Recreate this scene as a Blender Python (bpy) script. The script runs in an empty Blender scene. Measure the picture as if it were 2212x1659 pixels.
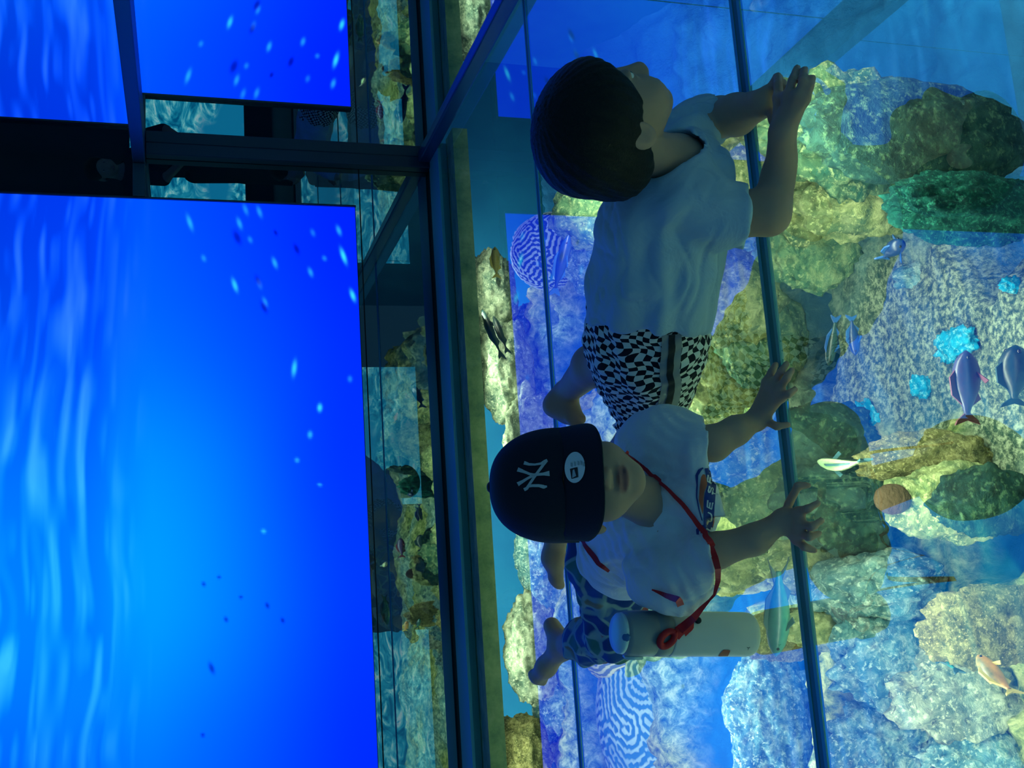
import bpy, bmesh, math, random
import numpy as np
from mathutils import Vector, Matrix, noise
from mathutils.bvhtree import BVHTree

random.seed(7)
S = bpy.context.scene
COL = S.collection

# ------------------------------------------------------------------ camera
FPX, PITCH, YAW, ROLL = 2300.0, 0.297608822, 0.196172360, -0.0096402128
CAM = np.array([0.0, 0.0, 0.95])
cp, sp, cy_, sy_ = math.cos(PITCH), math.sin(PITCH), math.cos(YAW), math.sin(YAW)
FWD = np.array([sy_ * cp, cy_ * cp, -sp])
_r = np.array([cy_, -sy_, 0.0]); _u = np.cross(_r, FWD)
RT = _r * math.cos(ROLL) + _u * math.sin(ROLL)        # the room's right as the camera sees it
UP = -_r * math.sin(ROLL) + _u * math.cos(ROLL)       # the room's up as the camera sees it
cam = bpy.data.objects.new('camera', bpy.data.cameras.new('camera'))
COL.objects.link(cam)
cam.data.sensor_width = 36.0
cam.data.lens = FPX / 2212.0 * 36.0
cam.data.clip_start = 0.02
# the phone was held on its side: the picture's left is the room's up
cam.matrix_world = Matrix(((-UP[0], RT[0], -FWD[0], CAM[0]), (-UP[1], RT[1], -FWD[1], CAM[1]),
                           (-UP[2], RT[2], -FWD[2], CAM[2]), (0, 0, 0, 1)))
S.camera = cam

# ------------------------------------------------------------------ light and exposure
S.view_settings.view_transform = 'Standard'
S.view_settings.look = 'None'
S.view_settings.gamma = 1.0
S.view_settings.use_curve_mapping = False
S.view_settings.exposure = 0.0
W = bpy.data.worlds.new('dim_hall'); S.world = W
W.use_nodes = True
W.node_tree.nodes['Background'].inputs[0].default_value = (0.15, 0.46, 0.85, 1)
W.node_tree.nodes['Background'].inputs[1].default_value = 0.22

WALL_Y, SIDE_X = 3.97, 1.71
J1, J2, J0 = 2.67, 1.545, 0.42            # joints of the glass floor


def area(name, loc, rot, sx, sy, energy, color):
    l = bpy.data.lights.new(name, 'AREA'); l.shape = 'RECTANGLE'
    l.size, l.size_y, l.energy, l.color = sx, sy, energy, color
    o = bpy.data.objects.new(name, l); o.location = loc; o.rotation_euler = rot
    COL.objects.link(o)
    return o


# lamps of the tank: strips along the undersides of the floor beams, and one added behind the front wall to brighten the tank wall
WATER = (1.0, 0.97, 0.68)
for y, e in ((J0, 30), (J1, 50), (J2, 50), (3.70, 10), (4.35, 48), (-0.65, 24)):
    area('tank_strip_lamp', (-0.2, y, -0.045 if y < 3 else -.11), (0, 0, 0), 3.6, 0.05, e, WATER)


# ------------------------------------------------------------------ helpers
def ray(x, y):
    return FWD + RT * (-(y - 829.5) / FPX) + UP * (-(x - 1106.0) / FPX)


def P(x, y, Y):                     # the point of the sight line that lies at depth Y
    d = ray(x, y); return CAM + d * (Y / d[1])


def Zp(x, y, z):                    # ... that lies at height z
    d = ray(x, y); return CAM + d * ((z - CAM[2]) / d[2])


def mpp(p):                         # metres that one picture pixel spans at a point
    return float(np.linalg.norm(np.asarray(p) - CAM)) / FPX


def mat(name, color=(.5, .5, .5), rough=.5, metal=0.0, spec=.5, build=None, **kw):
    m = bpy.data.materials.new(name); m.use_nodes = True
    nt = m.node_tree; b = nt.nodes['Principled BSDF']
    b.inputs['Base Color'].default_value = (*color, 1)
    b.inputs['Roughness'].default_value = rough
    b.inputs['Metallic'].default_value = metal
    b.inputs['Specular IOR Level'].default_value = spec
    for k, v in kw.items():
        b.inputs[k.replace('_', ' ')].default_value = v
    if build:
        build(nt, b)
    return m


def N(nt, kind, **props):
    n = nt.nodes.new(kind)
    for k, v in props.items():
        setattr(n, k, v)
    return n


def L(nt, a, b):
    nt.links.new(a, b)


def coords(nt, scale=(1, 1, 1), kind='Object'):
    t = N(nt, 'ShaderNodeTexCoord'); m = N(nt, 'ShaderNodeMapping')
    m.inputs['Scale'].default_value = scale
    L(nt, t.outputs[kind], m.inputs['Vector'])
    return m.outputs['Vector']


def noise_tex(nt, vec, scale, detail=4, rough=.6, dist=0.0):
    n = N(nt, 'ShaderNodeTexNoise')
    n.inputs['Scale'].default_value = scale; n.inputs['Detail'].default_value = detail
    n.inputs['Roughness'].default_value = rough; n.inputs['Distortion'].default_value = dist
    L(nt, vec, n.inputs['Vector'])
    return n.outputs['Fac']


def ramp(nt, fac, stops, interp='LINEAR'):
    r = N(nt, 'ShaderNodeValToRGB'); r.color_ramp.interpolation = interp
    el = r.color_ramp.elements
    while len(el) < len(stops):
        el.new(0.5)
    for e, (p, c) in zip(el, stops):
        e.position = p; e.color = (*c, 1)
    L(nt, fac, r.inputs['Fac'])
    return r.outputs['Color']


def bump(nt, b, fac, strength, dist=.01):
    n = N(nt, 'ShaderNodeBump'); n.inputs['Strength'].default_value = strength
    n.inputs['Distance'].default_value = dist
    L(nt, fac, n.inputs['Height']); L(nt, n.outputs['Normal'], b.inputs['Normal'])


def mixc(nt, fac, a, b, mode='MIX'):
    m = N(nt, 'ShaderNodeMix', data_type='RGBA', blend_type=mode)
    if isinstance(fac, (int, float)):
        m.inputs[0].default_value = fac
    else:
        L(nt, fac, m.inputs[0])
    for i, v in ((6, a), (7, b)):
        if isinstance(v, tuple):
            m.inputs[i].default_value = (*v, 1)
        else:
            L(nt, v, m.inputs[i])
    return m.outputs[2]


def tag(o, label=None, cat=None, group=None, kind=None):
    if label: o['label'] = label
    if cat: o['category'] = cat
    if group: o['group'] = group
    if kind: o['kind'] = kind
    return o


def empty(name, loc=(0, 0, 0), parent=None):
    o = bpy.data.objects.new(name, None); COL.objects.link(o)
    o.empty_display_size = .05
    if parent is not None:
        o.parent = parent
    o.location = loc
    return o


def origin_of(o):
    l = np.array(o.location)
    while o.parent is not None:
        o = o.parent; l = l + np.array(o.location)
    return l


def obj(name, verts, faces, m, parent=None, base=None, smooth=True, label=None):
    """World-space verts become one mesh object whose origin is at `base` (or its parent's)."""
    verts = np.asarray(verts, dtype=float)
    po = origin_of(parent) if parent is not None else np.zeros(3)
    if base is None:
        base = po if parent is not None else np.array([verts[:, 0].mean(), verts[:, 1].mean(), verts[:, 2].min()])
    base = np.asarray(base, dtype=float)
    me = bpy.data.meshes.new(name)
    me.from_pydata((verts - base).tolist(), [], [tuple(int(i) for i in f) for f in faces])
    for mm in (m if isinstance(m, (list, tuple)) else [m]):
        me.materials.append(mm)
    if smooth:
        me.polygons.foreach_set('use_smooth', np.ones(len(me.polygons), dtype=bool))
    me.update()
    o = bpy.data.objects.new(name, me); COL.objects.link(o)
    if parent is not None:
        o.parent = parent
    o.location = base - po
    if label: o['label'] = label
    return o


def box_vf(lo, hi, bev=0.0):
    bm = bmesh.new()
    lo, hi = np.array(lo, float), np.array(hi, float)
    c, s = (lo + hi) / 2, hi - lo
    bmesh.ops.create_cube(bm, size=1.0, matrix=Matrix.Translation(c) @ Matrix.Diagonal((*s, 1)))
    if bev > 0:
        bmesh.ops.bevel(bm, geom=bm.edges[:], offset=bev, segments=2, affect='EDGES', profile=.6)
    bm.normal_update()
    v = [tuple(x.co) for x in bm.verts]; f = [[x.index for x in q.verts] for q in bm.faces]
    bm.free()
    return v, f


def box(name, lo, hi, m, parent=None, bev=0.0, label=None):
    v, f = box_vf(lo, hi, bev)
    return obj(name, v, f, m, parent, smooth=False, label=label)


def join_vf(parts):
    V, F, n = [], [], 0
    for v, f in parts:
        V += [tuple(x) for x in v]; F += [[i + n for i in q] for q in f]; n += len(v)
    return V, F


def lathe_vf(profile, center, axis=(0, 0, 1), seg=40, xref=None):
    a = np.array(axis, float); a /= np.linalg.norm(a)
    x = np.array(xref if xref is not None else ((1, 0, 0) if abs(a[0]) < .9 else (0, 1, 0)), float)
    x -= a * (x @ a); x /= np.linalg.norm(x); y = np.cross(a, x)
    V, F = [], []
    for (r, h) in profile:
        for k in range(seg):
            t = 2 * math.pi * k / seg
            V.append(np.array(center) + a * h + (x * math.cos(t) + y * math.sin(t)) * r)
    for i in range(len(profile) - 1):
        for k in range(seg):
            k2 = (k + 1) % seg
            F.append((i * seg + k, i * seg + k2, (i + 1) * seg + k2, (i + 1) * seg + k))
    F.append(tuple(range(seg))[::-1]); F.append(tuple((len(profile) - 1) * seg + k for k in range(seg)))
    return V, F


def tube_vf(pts, rad, seg=10):
    pts = [np.array(p, float) for p in pts]
    rad = rad if hasattr(rad, '__len__') else [rad] * len(pts)
    V, F = [], []
    ref = None
    for i, p in enumerate(pts):
        t = pts[min(i + 1, len(pts) - 1)] - pts[max(i - 1, 0)]; t /= np.linalg.norm(t) + 1e-9
        if ref is None:
            ref = np.cross(t, (0.3, 0.2, 1.0))
        ref = ref - t * (ref @ t); ref /= np.linalg.norm(ref) + 1e-9
        b = np.cross(t, ref)
        for k in range(seg):
            a = 2 * math.pi * k / seg
            V.append(p + (ref * math.cos(a) + b * math.sin(a)) * rad[i])
    for i in range(len(pts) - 1):
        for k in range(seg):
            k2 = (k + 1) % seg
            F.append((i * seg + k, i * seg + k2, (i + 1) * seg + k2, (i + 1) * seg + k))
    F.append(tuple(range(seg))[::-1]); F.append(tuple((len(pts) - 1) * seg + k for k in range(seg)))
    return V, F


# ---- value noise for the picture shown on the screen
def vnoise(x, y, seed):
    rs = np.random.RandomState(seed); G = rs.rand(128, 128)
    xi, yi = np.floor(x).astype(int), np.floor(y).astype(int)
    fx, fy = x - xi, y - yi
    fx, fy = fx * fx * (3 - 2 * fx), fy * fy * (3 - 2 * fy)
    g = lambda a, b: G[a % 128, b % 128]
    return (g(xi, yi) * (1 - fx) * (1 - fy) + g(xi + 1, yi) * fx * (1 - fy)
            + g(xi, yi + 1) * (1 - fx) * fy + g(xi + 1, yi + 1) * fx * fy)


# ---- signed distance fields, for bodies and clothes of one continuous surface
class Sdf:
    def __init__(self, lo, hi, h):
        self.lo, self.h = np.array(lo, float), h
        self.n = np.ceil((np.array(hi, float) - self.lo) / h).astype(int) + 1
        self.d = np.full(self.n, 1.0, np.float32)
        self.ax = [(self.lo[i] + h * np.arange(self.n[i])).astype(np.float32) for i in range(3)]

    def win(self, lo, hi, m):
        a = np.clip(np.floor((np.minimum(lo, hi) - m - self.lo) / self.h).astype(int), 0, self.n - 1)
        b = np.clip(np.ceil((np.maximum(lo, hi) + m - self.lo) / self.h).astype(int) + 1, 1, self.n)
        sl = tuple(slice(a[i], max(b[i], a[i] + 1)) for i in range(3))
        g = np.meshgrid(*[self.ax[i][sl[i]] for i in range(3)], indexing='ij', sparse=True)
        return sl, g

    def merge(self, sl, d, k, op):
        a = self.d[sl]
        if op == 'add':
            h = np.maximum(k - np.abs(a - d), 0) / max(k, 1e-6)
            self.d[sl] = np.minimum(a, d) - h * h * k * .25
        else:
            d = -d
            h = np.maximum(k - np.abs(a - d), 0) / max(k, 1e-6)
            self.d[sl] = np.maximum(a, d) + h * h * k * .25

    def cap(self, a, b, ra, rb, k=.012, op='add'):
        a, b = np.array(a, float), np.array(b, float)
        m = max(ra, rb) + k + 4 * self.h
        sl, (x, y, z) = self.win(np.minimum(a, b), np.maximum(a, b), m)
        ba = b - a; l2 = max(float(ba @ ba), 1e-9)
        t = np.clip(((x - a[0]) * ba[0] + (y - a[1]) * ba[1] + (z - a[2]) * ba[2]) / l2, 0, 1)
        d = np.sqrt((x - a[0] - t * ba[0]) ** 2 + (y - a[1] - t * ba[1]) ** 2 + (z - a[2] - t * ba[2]) ** 2) - (ra + t * (rb - ra))
        self.merge(sl, d, k, op); return self

    def chain(self, pts, rads, k=.012):
        for i in range(len(pts) - 1):
            self.cap(pts[i], pts[i + 1], rads[i], rads[i + 1], k)
        return self

    def ell(self, c, r, axes=None, k=.012, op='add'):
        c = np.array(c, float); r = np.array(r, float)
        A = np.eye(3) if axes is None else np.array(axes, float)
        e = np.full(3, r.max())
        sl, (x, y, z) = self.win(c - e, c + e, k + 4 * self.h)
        q = [(x - c[0]) * A[i][0] + (y - c[1]) * A[i][1] + (z - c[2]) * A[i][2] for i in range(3)]
        k0 = np.sqrt(sum((q[i] / r[i]) ** 2 for i in range(3)))
        k1 = np.sqrt(sum((q[i] / r[i] ** 2) ** 2 for i in range(3))) + 1e-6
        self.merge(sl, (k0 * (k0 - 1) / k1).astype(np.float32), k, op); return self

    def cut(self, c, n, k=.004, lo=None, hi=None):
        """Take away what lies on the side n points to (inside the box lo..hi)."""
        c = np.array(c, float); n = np.array(n, float); n /= np.linalg.norm(n)
        if lo is None:
            lo, hi = self.lo, self.lo + self.h * self.n
        sl, (x, y, z) = self.win(np.array(lo), np.array(hi), 0)
        d = -((x - c[0]) * n[0] + (y - c[1]) * n[1] + (z - c[2]) * n[2])
        self.merge(sl, d.astype(np.float32) * np.ones_like(self.d[sl]), k, 'sub'); return self

    def warp(self, fn):
        x, y, z = np.meshgrid(*self.ax, indexing='ij', sparse=True)
        near = np.abs(self.d) < .03
        self.d = np.where(near, self.d + fn(x, y, z).astype(np.float32), self.d); return self

    def mesh(self):
        d = self.d; s = d < 0
        c = [s[i:s.shape[0] - 1 + i, j:s.shape[1] - 1 + j, k:s.shape[2] - 1 + k] for i in (0, 1) for j in (0, 1) for k in (0, 1)]
        tot = sum(q.astype(np.int8) for q in c)
        act = (tot > 0) & (tot < 8)
        idx = np.argwhere(act)
        vid = np.full(act.shape, -1, np.int64); vid[tuple(idx.T)] = np.arange(len(idx))
        acc = np.zeros((len(idx), 3)); cnt = np.zeros(len(idx))
        cor = [(i, j, k) for i in (0, 1) for j in (0, 1) for k in (0, 1)]
        val = {q: d[idx[:, 0] + q[0], idx[:, 1] + q[1], idx[:, 2] + q[2]] for q in cor}
        for a in cor:
            for ax in range(3):
                if a[ax] == 0:
                    b = list(a); b[ax] = 1; b = tuple(b)
                    va, vb = val[a], val[b]
                    x = (va < 0) != (vb < 0)
                    t = np.where(x, va / np.where(x, va - vb, 1), 0)
                    p = np.array(a, float)[None, :].repeat(len(idx), 0); p[:, ax] += t
                    acc[x] += p[x]; cnt[x] += 1
        V = self.lo + self.h * (idx + acc / cnt[:, None])
        F = []
        for ax in range(3):
            u, v = (ax + 1) % 3, (ax + 2) % 3
            sl0 = [slice(None)] * 3; sl1 = [slice(None)] * 3
            sl0[ax] = slice(0, -1); sl1[ax] = slice(1, None)
            a, b = s[tuple(sl0)], s[tuple(sl1)]
            e = np.argwhere(a != b)
            e = e[(e[:, u] > 0) & (e[:, v] > 0) & (e[:, u] < d.shape[u] - 1) & (e[:, v] < d.shape[v] - 1)]
            if not len(e): continue
            inside = a[tuple(e.T)]
            def sh(du, dv):
                q = e.copy(); q[:, u] -= du; q[:, v] -= dv; return vid[tuple(q.T)]
            q = np.stack([sh(0, 0), sh(1, 0), sh(1, 1), sh(0, 1)], 1)
            q[~inside] = q[~inside][:, ::-1]
            F.append(q[(q >= 0).all(1)])
        F = np.concatenate(F)
        # two light smoothing passes
        for _ in range(2):
            sm = np.zeros_like(V); ct = np.zeros(len(V))
            for i in range(4):
                a, b = F[:, i], F[:, (i + 1) % 4]
                np.add.at(sm, a, V[b]); np.add.at(ct, a, 1)
                np.add.at(sm, b, V[a]); np.add.at(ct, b, 1)
            V = V * .6 + .4 * sm / np.maximum(ct, 1)[:, None]
        return V, F


def bvh(*vfs):
    V, F, n = [], [], 0
    for v, f in vfs:
        V += [tuple(p) for p in v]; F += [tuple(int(i) + n for i in q) for q in f]; n += len(v)
    return BVHTree.FromPolygons(V, F)


def on(tree, x, y, off=.002, fallback=None):
    d = ray(x, y); d = d / np.linalg.norm(d)
    hit = tree.ray_cast(Vector(CAM), Vector(d))
    if hit[0] is None:
        return fallback
    n = np.array(hit[1])
    if n @ d > 0: n = -n
    return np.array(hit[0]) + n * off * .6 - d * off * .6


def fill_gaps(pts):
    ok = [i for i, p in enumerate(pts) if p is not None]
    for i, p in enumerate(pts):
        if p is None:
            a = max([j for j in ok if j < i], default=ok[0]); b = min([j for j in ok if j > i], default=ok[-1])
            t = 0 if a == b else (i - a) / (b - a)
            pts[i] = pts[a] * (1 - t) + pts[b] * t
    return pts


def resample(pl, n):
    pl = np.array(pl, float); s = np.r_[0, np.cumsum(np.linalg.norm(np.diff(pl[:, :2], axis=0), axis=1))]
    t = np.linspace(0, s[-1], n)
    return np.stack([np.interp(t, s, pl[:, i]) for i in range(pl.shape[1])], 1)


def patch_vf(tree, A, B, n, m, off):
    """A print or a stitched mark lying on a surface, between two drawn edges."""
    A, B = resample(A, n), resample(B, n)
    V = []
    for i in range(n):
        V += [on(tree, *(A[i] * (1 - t) + B[i] * t), off) for t in np.linspace(0, 1, m)]
    V = fill_gaps(V)
    F = [(i * m + j, i * m + j + 1, (i + 1) * m + j + 1, (i + 1) * m + j) for i in range(n - 1) for j in range(m - 1)]
    return V, F


def stroke_vf(tree, pl, off, step=3.0, m=4):
    """pl: (x, y, width) along a drawn stroke."""
    pl = np.array(pl, float); ln = np.linalg.norm(np.diff(pl[:, :2], axis=0), axis=1).sum()
    q = resample(pl, max(3, int(ln / step)))
    t = np.gradient(q[:, :2], axis=0); t /= np.linalg.norm(t, axis=1)[:, None] + 1e-9
    nn = np.stack([-t[:, 1], t[:, 0]], 1)
    return patch_vf(tree, q[:, :2] + nn * q[:, 2:3] / 2, q[:, :2] - nn * q[:, 2:3] / 2, len(q), m, off)

# ================================================================== the setting
def glass_build(nt, b):
    out = nt.nodes['Material Output']
    tr = N(nt, 'ShaderNodeBsdfTransparent'); tr.inputs[0].default_value = (.72, .95, .93, 1)
    gl = N(nt, 'ShaderNodeBsdfGlossy'); gl.inputs['Roughness'].default_value = 0.0
    gl.inputs['Color'].default_value = (.95, 1, 1, 1)
    fr = N(nt, 'ShaderNodeFresnel'); fr.inputs['IOR'].default_value = 3.7      # coated, laminated glass
    ge = N(nt, 'ShaderNodeNewGeometry')
    sep = N(nt, 'ShaderNodeSeparateXYZ'); L(nt, ge.outputs['True Normal'], sep.inputs[0])
    ab = N(nt, 'ShaderNodeMath', operation='ABSOLUTE'); L(nt, sep.outputs['Z'], ab.inputs[0])
    inv = N(nt, 'ShaderNodeMath', operation='SUBTRACT', use_clamp=True); L(nt, ab.outputs[0], inv.inputs[0])   # only the broad faces reflect
    L(nt, ge.outputs['Backfacing'], inv.inputs[1])
    mu = N(nt, 'ShaderNodeMath', operation='MULTIPLY'); L(nt, fr.outputs[0], mu.inputs[0]); L(nt, inv.outputs[0], mu.inputs[1])
    cl = N(nt, 'ShaderNodeBsdfTransparent')
    m0 = N(nt, 'ShaderNodeMixShader'); L(nt, ge.outputs['Backfacing'], m0.inputs[0]); L(nt, tr.outputs[0], m0.inputs[1]); L(nt, cl.outputs[0], m0.inputs[2])
    mx = N(nt, 'ShaderNodeMixShader'); L(nt, mu.outputs[0], mx.inputs[0]); L(nt, m0.outputs[0], mx.inputs[1]); L(nt, gl.outputs[0], mx.inputs[2])
    L(nt, mx.outputs[0], out.inputs['Surface'])


def mirror_build(refl, tint, rough=0.0, base=(.003, .012, .016)):
    def f(nt, b):
        out = nt.nodes['Material Output']
        b.inputs['Base Color'].default_value = (*base, 1); b.inputs['Roughness'].default_value = .5
        b.inputs['Specular IOR Level'].default_value = 0
        gl = N(nt, 'ShaderNodeBsdfGlossy'); gl.inputs['Roughness'].default_value = rough
        gl.inputs['Color'].default_value = (*tint, 1)
        mx = N(nt, 'ShaderNodeMixShader'); mx.inputs[0].default_value = refl
        L(nt, b.outputs[0], mx.inputs[1]); L(nt, gl.outputs[0], mx.inputs[2]); L(nt, mx.outputs[0], out.inputs['Surface'])
    return f


M_GLASS = mat('floor_glass', build=glass_build)
M_SKIRT = mat('dark_glass_skirting', build=mirror_build(.28, (.75, .95, 1.0)))
M_CORNER = mat('dark_glass_corner', build=mirror_build(.22, (.75, .95, 1.0)))
M_SIDE = mat('mirror_glass', build=mirror_build(.9, (.85, .97, 1.0)))
M_JOINT = mat('joint_silicone', (.03, .17, .19), rough=.5, spec=.3)
M_BLACK = mat('black_gap', (.003, .005, .008), rough=.6)
M_TRIMT = mat('teal_steel_trim', (.05, .30, .36), rough=.4)
M_NAVY = mat('navy_metal', (.006, .018, .055), rough=.4, metal=.3)
M_CHAN = mat('navy_channel', (.02, .09, .2), rough=.32, metal=.6)
M_RAIL = mat('rail_metal', (.012, .05, .09), rough=.4, metal=.2)

# ---- floor: long glass panels between silicone joints
floor = tag(empty('floor', (0, 2.0, 0)), kind='structure')
X0, X1 = -2.7, SIDE_X
edges = [-1.3, -0.70, J0, J1 - 1.125, J1, 3.795]
edges[3] = J2
JW = 0.017
for a, b in zip(edges[:-1], edges[1:]):
    box('glass_panel', (X0, a + JW, -0.012), (X1, b - JW, 0.0), M_GLASS, floor)
for e in edges[1:-1]:
    w = JW if e < 2 else JW * .8
    v1 = box_vf((X0, e - w, -0.005), (X1, e - w * .45, 0.0015)); v2 = box_vf((X0, e + w * .45, -0.005), (X1, e + w, 0.0015))
    v3 = box_vf((X0, e - w * .45, -0.006), (X1, e + w * .45, 0.0004))
    j = obj('joint_strip', *v3, M_JOINT, floor, smooth=False)
    obj('joint_edge', *v1, M_TRIMT, j, smooth=False); obj('joint_edge', *v2, M_TRIMT, j, smooth=False)
box('edge_trim', (X0, 3.78, -0.03), (X1, 3.935, 0.006), M_TRIMT, floor, bev=.002)
box('edge_gap', (X0, 3.935, -0.03), (X1, WALL_Y, 0.002), M_BLACK, floor)

# ---- front wall: dark glass skirting under the screen and a strip beside it
wall_front = tag(empty('wall_front', (0, WALL_Y, 0)), kind='structure')
SCR_X, SCR_Z0, SCR_Z1 = 1.499, 0.308, 3.0
box('skirting_panel', (X0, WALL_Y, 0.002), (SIDE_X, WALL_Y + .03, .283), M_SKIRT, wall_front)
box('skirting_seam', (X0, WALL_Y + .004, .283), (SIDE_X, WALL_Y + .03, .288), M_BLACK, wall_front)
box('skirting_panel', (X0, WALL_Y, .288), (SIDE_X, WALL_Y + .03, SCR_Z0), M_SKIRT, wall_front)
box('corner_panel', (SCR_X, WALL_Y, SCR_Z0), (SIDE_X + .04, WALL_Y + .03, SCR_Z1 + .2), M_CORNER, wall_front)

# ---- side wall: mirror glass above and below a rail, standing in a base channel
wall_right = tag(empty('wall_right', (SIDE_X, 2.0, 0)), kind='structure')
seams = [-1.3, J0, J2, J1, WALL_Y]
UPX = SIDE_X - .065                      # the upper panes stand proud of the lower ones
for a, b in zip(seams[:-1], seams[1:]):
    box('mirror_panel', (SIDE_X, a + .003, 0.0), (SIDE_X + .03, b - .003, 1.085), M_SIDE, wall_right)
    box('mirror_panel', (UPX, a + .002, 1.13), (UPX + .03, b - (.002 if b < WALL_Y else 0), SCR_Z1 + .2), M_SIDE, wall_right)
    if b < WALL_Y:
        box('panel_seam', (SIDE_X + .004, b - .003, 0.0), (SIDE_X + .03, b + .003, 1.085), M_BLACK, wall_right)
        box('panel_seam', (UPX + .004, b - .002, 1.13), (UPX + .03, b + .002, SCR_Z1 + .2), M_BLACK, wall_right)
box('rail', (UPX - .006, -1.3, 1.085), (SIDE_X + .03, WALL_Y, 1.13), M_RAIL, wall_right, bev=.004)
box('rail', (SCR_X + .008, WALL_Y - .022, 1.085), (UPX - .007, WALL_Y + .01, 1.13), M_RAIL, wall_right, bev=.004)
box('base_channel', (SIDE_X - .022, -1.3, 0.0015), (SIDE_X + .02, WALL_Y - .03, .052), M_CHAN, wall_right, bev=.006)
post = tag(box('trim_1', (SIDE_X - .046, WALL_Y - .05, 0.003), (SIDE_X, WALL_Y - .002, 1.084), M_NAVY, bev=.003), kind='structure')

# ---- the video wall
sx = np.linspace(-2.3, SCR_X, 520)
sz = np.r_[np.linspace(SCR_Z0, 1.6, 250), np.linspace(1.6, SCR_Z1, 120)[1:]]
GX, GZ = np.meshgrid(sx, sz)
def smooth(a, b, x):
    t = np.clip((x - a) / (b - a), 0, 1); return t * t * (3 - 2 * t)
glow = np.exp(-((GX - .15) / .75) ** 2)                      # brighter water left of the middle
up = smooth(.30, 1.25, GZ)
g = .018 + .07 * up + (.02 + .25 * up ** 1.3) * glow
g *= .9 + .25 * vnoise(GX * 2.1 + 3, GZ * 2.3, 5)
bl = 1.3 + .3 * up
wv = smooth(1.04, 1.30, GZ)
warp = vnoise(GX * 1.6, GZ * 2.2, 11) * 2.4 + vnoise(GX * 4.5, GZ * 5, 12) * .7
# rippling light of the surface: thin bands that run along the wall
rp = np.zeros_like(GX)
for k, (fx, fz, sd, w) in enumerate(((2.4, 20, 21, .8), (3.6, 33, 22, 1.0), (6.0, 52, 23, .55))):
    n = vnoise(GX * fx + 40 + warp * .35, GZ * fz * (1 - .14 * np.clip(GZ - 1.5, 0, 2)) + 50 + GX * fx * .5 + warp * 1.5, sd)
    rp += w * np.clip((n - .56) / .36, 0, 1) ** 1.3
rp = np.clip(rp * .85, 0, 1.3)
dark = .42 + .5 * vnoise(GX * 1.1 + 9, GZ * 3.4 + 4, 31)
mid = np.exp(-((GX - .0) / .75) ** 2)
g = g * (1 - wv * .75) + wv * ((.020 + .13 * mid) * dark + (.10 + .16 * mid) * rp)
r = wv * .02 * rp ** 2
bl = bl * (1 - .5 * smooth(1.35, 2.3, GZ)) * (1 - wv * (.45 - .25 * mid) * (1 - np.clip(rp, 0, 1)))
def onwall(x, y):
    p = P(x, y, WALL_Y); return p[0], p[2]
for x, y, ln, a in ((410, 483, 20, .35), (517, 485, 15, .3), (530, 455, 15, .2), (560, 460, 15, .25), (593, 570, 14, .35),
                    (507, 618, 17, .55), (560, 615, 13, .25), (572, 655, 13, .25), (670, 590, 12, .3), (731, 500, 13, .35),
                    (741, 555, 20, .8), (761, 640, 15, .75), (635, 797, 20, .6), (690, 882, 10, .7), (669, 940, 9, .4),
                    (641, 995, 6, .3), (569, 1148, 5, .4), (690, 1048, 4, .3), (540, 520, 9, .18), (675, 505, 10, .15),
                    (755, 820, 8, .2), (440, 560, 9, .2), (700, 560, 7, .2)):
    X, Z = onwall(x, y); h = 3.97 / FPX * 1.05
    ca, sa = (math.cos(.28), math.sin(.28)) if y < 700 else (math.cos(-.15), math.sin(-.15))
    u = (GX - X) * ca + (GZ - Z) * sa; v = -(GX - X) * sa + (GZ - Z) * ca
    e = np.exp(-((u / (ln * .75 * h)) ** 2 + (v / (4.4 * h)) ** 2) ** 1.2)
    g += e * a * 1.0; r += e * a * .05; bl += e * .4
for x, y, ln in ((512, 515, 24), (558, 610, 20), (570, 665, 20), (595, 505, 10), (640, 540, 18), (457, 1443, 17), (440, 1262, 7), (488, 1338, 8),
                 (577, 1308, 9), (520, 1290, 5), (610, 1340, 8), (473, 1247, 5), (438, 1587, 6)):
    X, Z = onwall(x, y); h = 3.97 / FPX * 1.05
    ca, sa = math.cos(.35), math.sin(.35)
    u = (GX - X) * ca + (GZ - Z) * sa; v = -(GX - X) * sa + (GZ - Z) * ca
    e = np.exp(-((u / (ln * .7 * h)) ** 2 + (v / (max(4, ln * .3) * h)) ** 2) ** 1.5)
    g *= 1 - .75 * e; bl *= 1 - .55 * e
nz, nx = GX.shape
V = np.stack([GX.ravel(), np.full(GX.size, WALL_Y - .012), GZ.ravel()], 1)
i = (np.arange(nz - 1)[:, None] * nx + np.arange(nx - 1)[None, :]).ravel()
Fq = np.stack([i, i + 1, i + nx + 1, i + nx], 1)
def screen_build(nt, b):
    at = N(nt, 'ShaderNodeAttribute'); at.attribute_name = 'display'
    em = N(nt, 'ShaderNodeEmission'); em.inputs['Strength'].default_value = 1.0
    L(nt, at.outputs['Color'], em.inputs['Color']); L(nt, em.outputs[0], nt.nodes['Material Output'].inputs['Surface'])
M_SCREEN = mat('lit_display', build=screen_build)
M_BEZEL = mat('screen_edge', (.004, .008, .03), rough=.3)
screen = empty('video_screen', (0, WALL_Y - .01, SCR_Z0))
tag(screen, 'huge lit video wall showing rippling blue water above the dark skirting', 'screen')
disp = obj('display', V, Fq, M_SCREEN, screen, smooth=False)
ca = disp.data.color_attributes.new('display', 'FLOAT_COLOR', 'POINT')
buf = np.ones((V.shape[0], 4), np.float32); buf[:, 0] = r.ravel(); buf[:, 1] = g.ravel(); buf[:, 2] = bl.ravel()
ca.data.foreach_set('color', buf.ravel())
box('backing', (-2.305, WALL_Y - .0105, SCR_Z0 - .003), (SCR_X + .004, WALL_Y - .001, SCR_Z1 + .003), M_BEZEL, screen)
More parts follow.
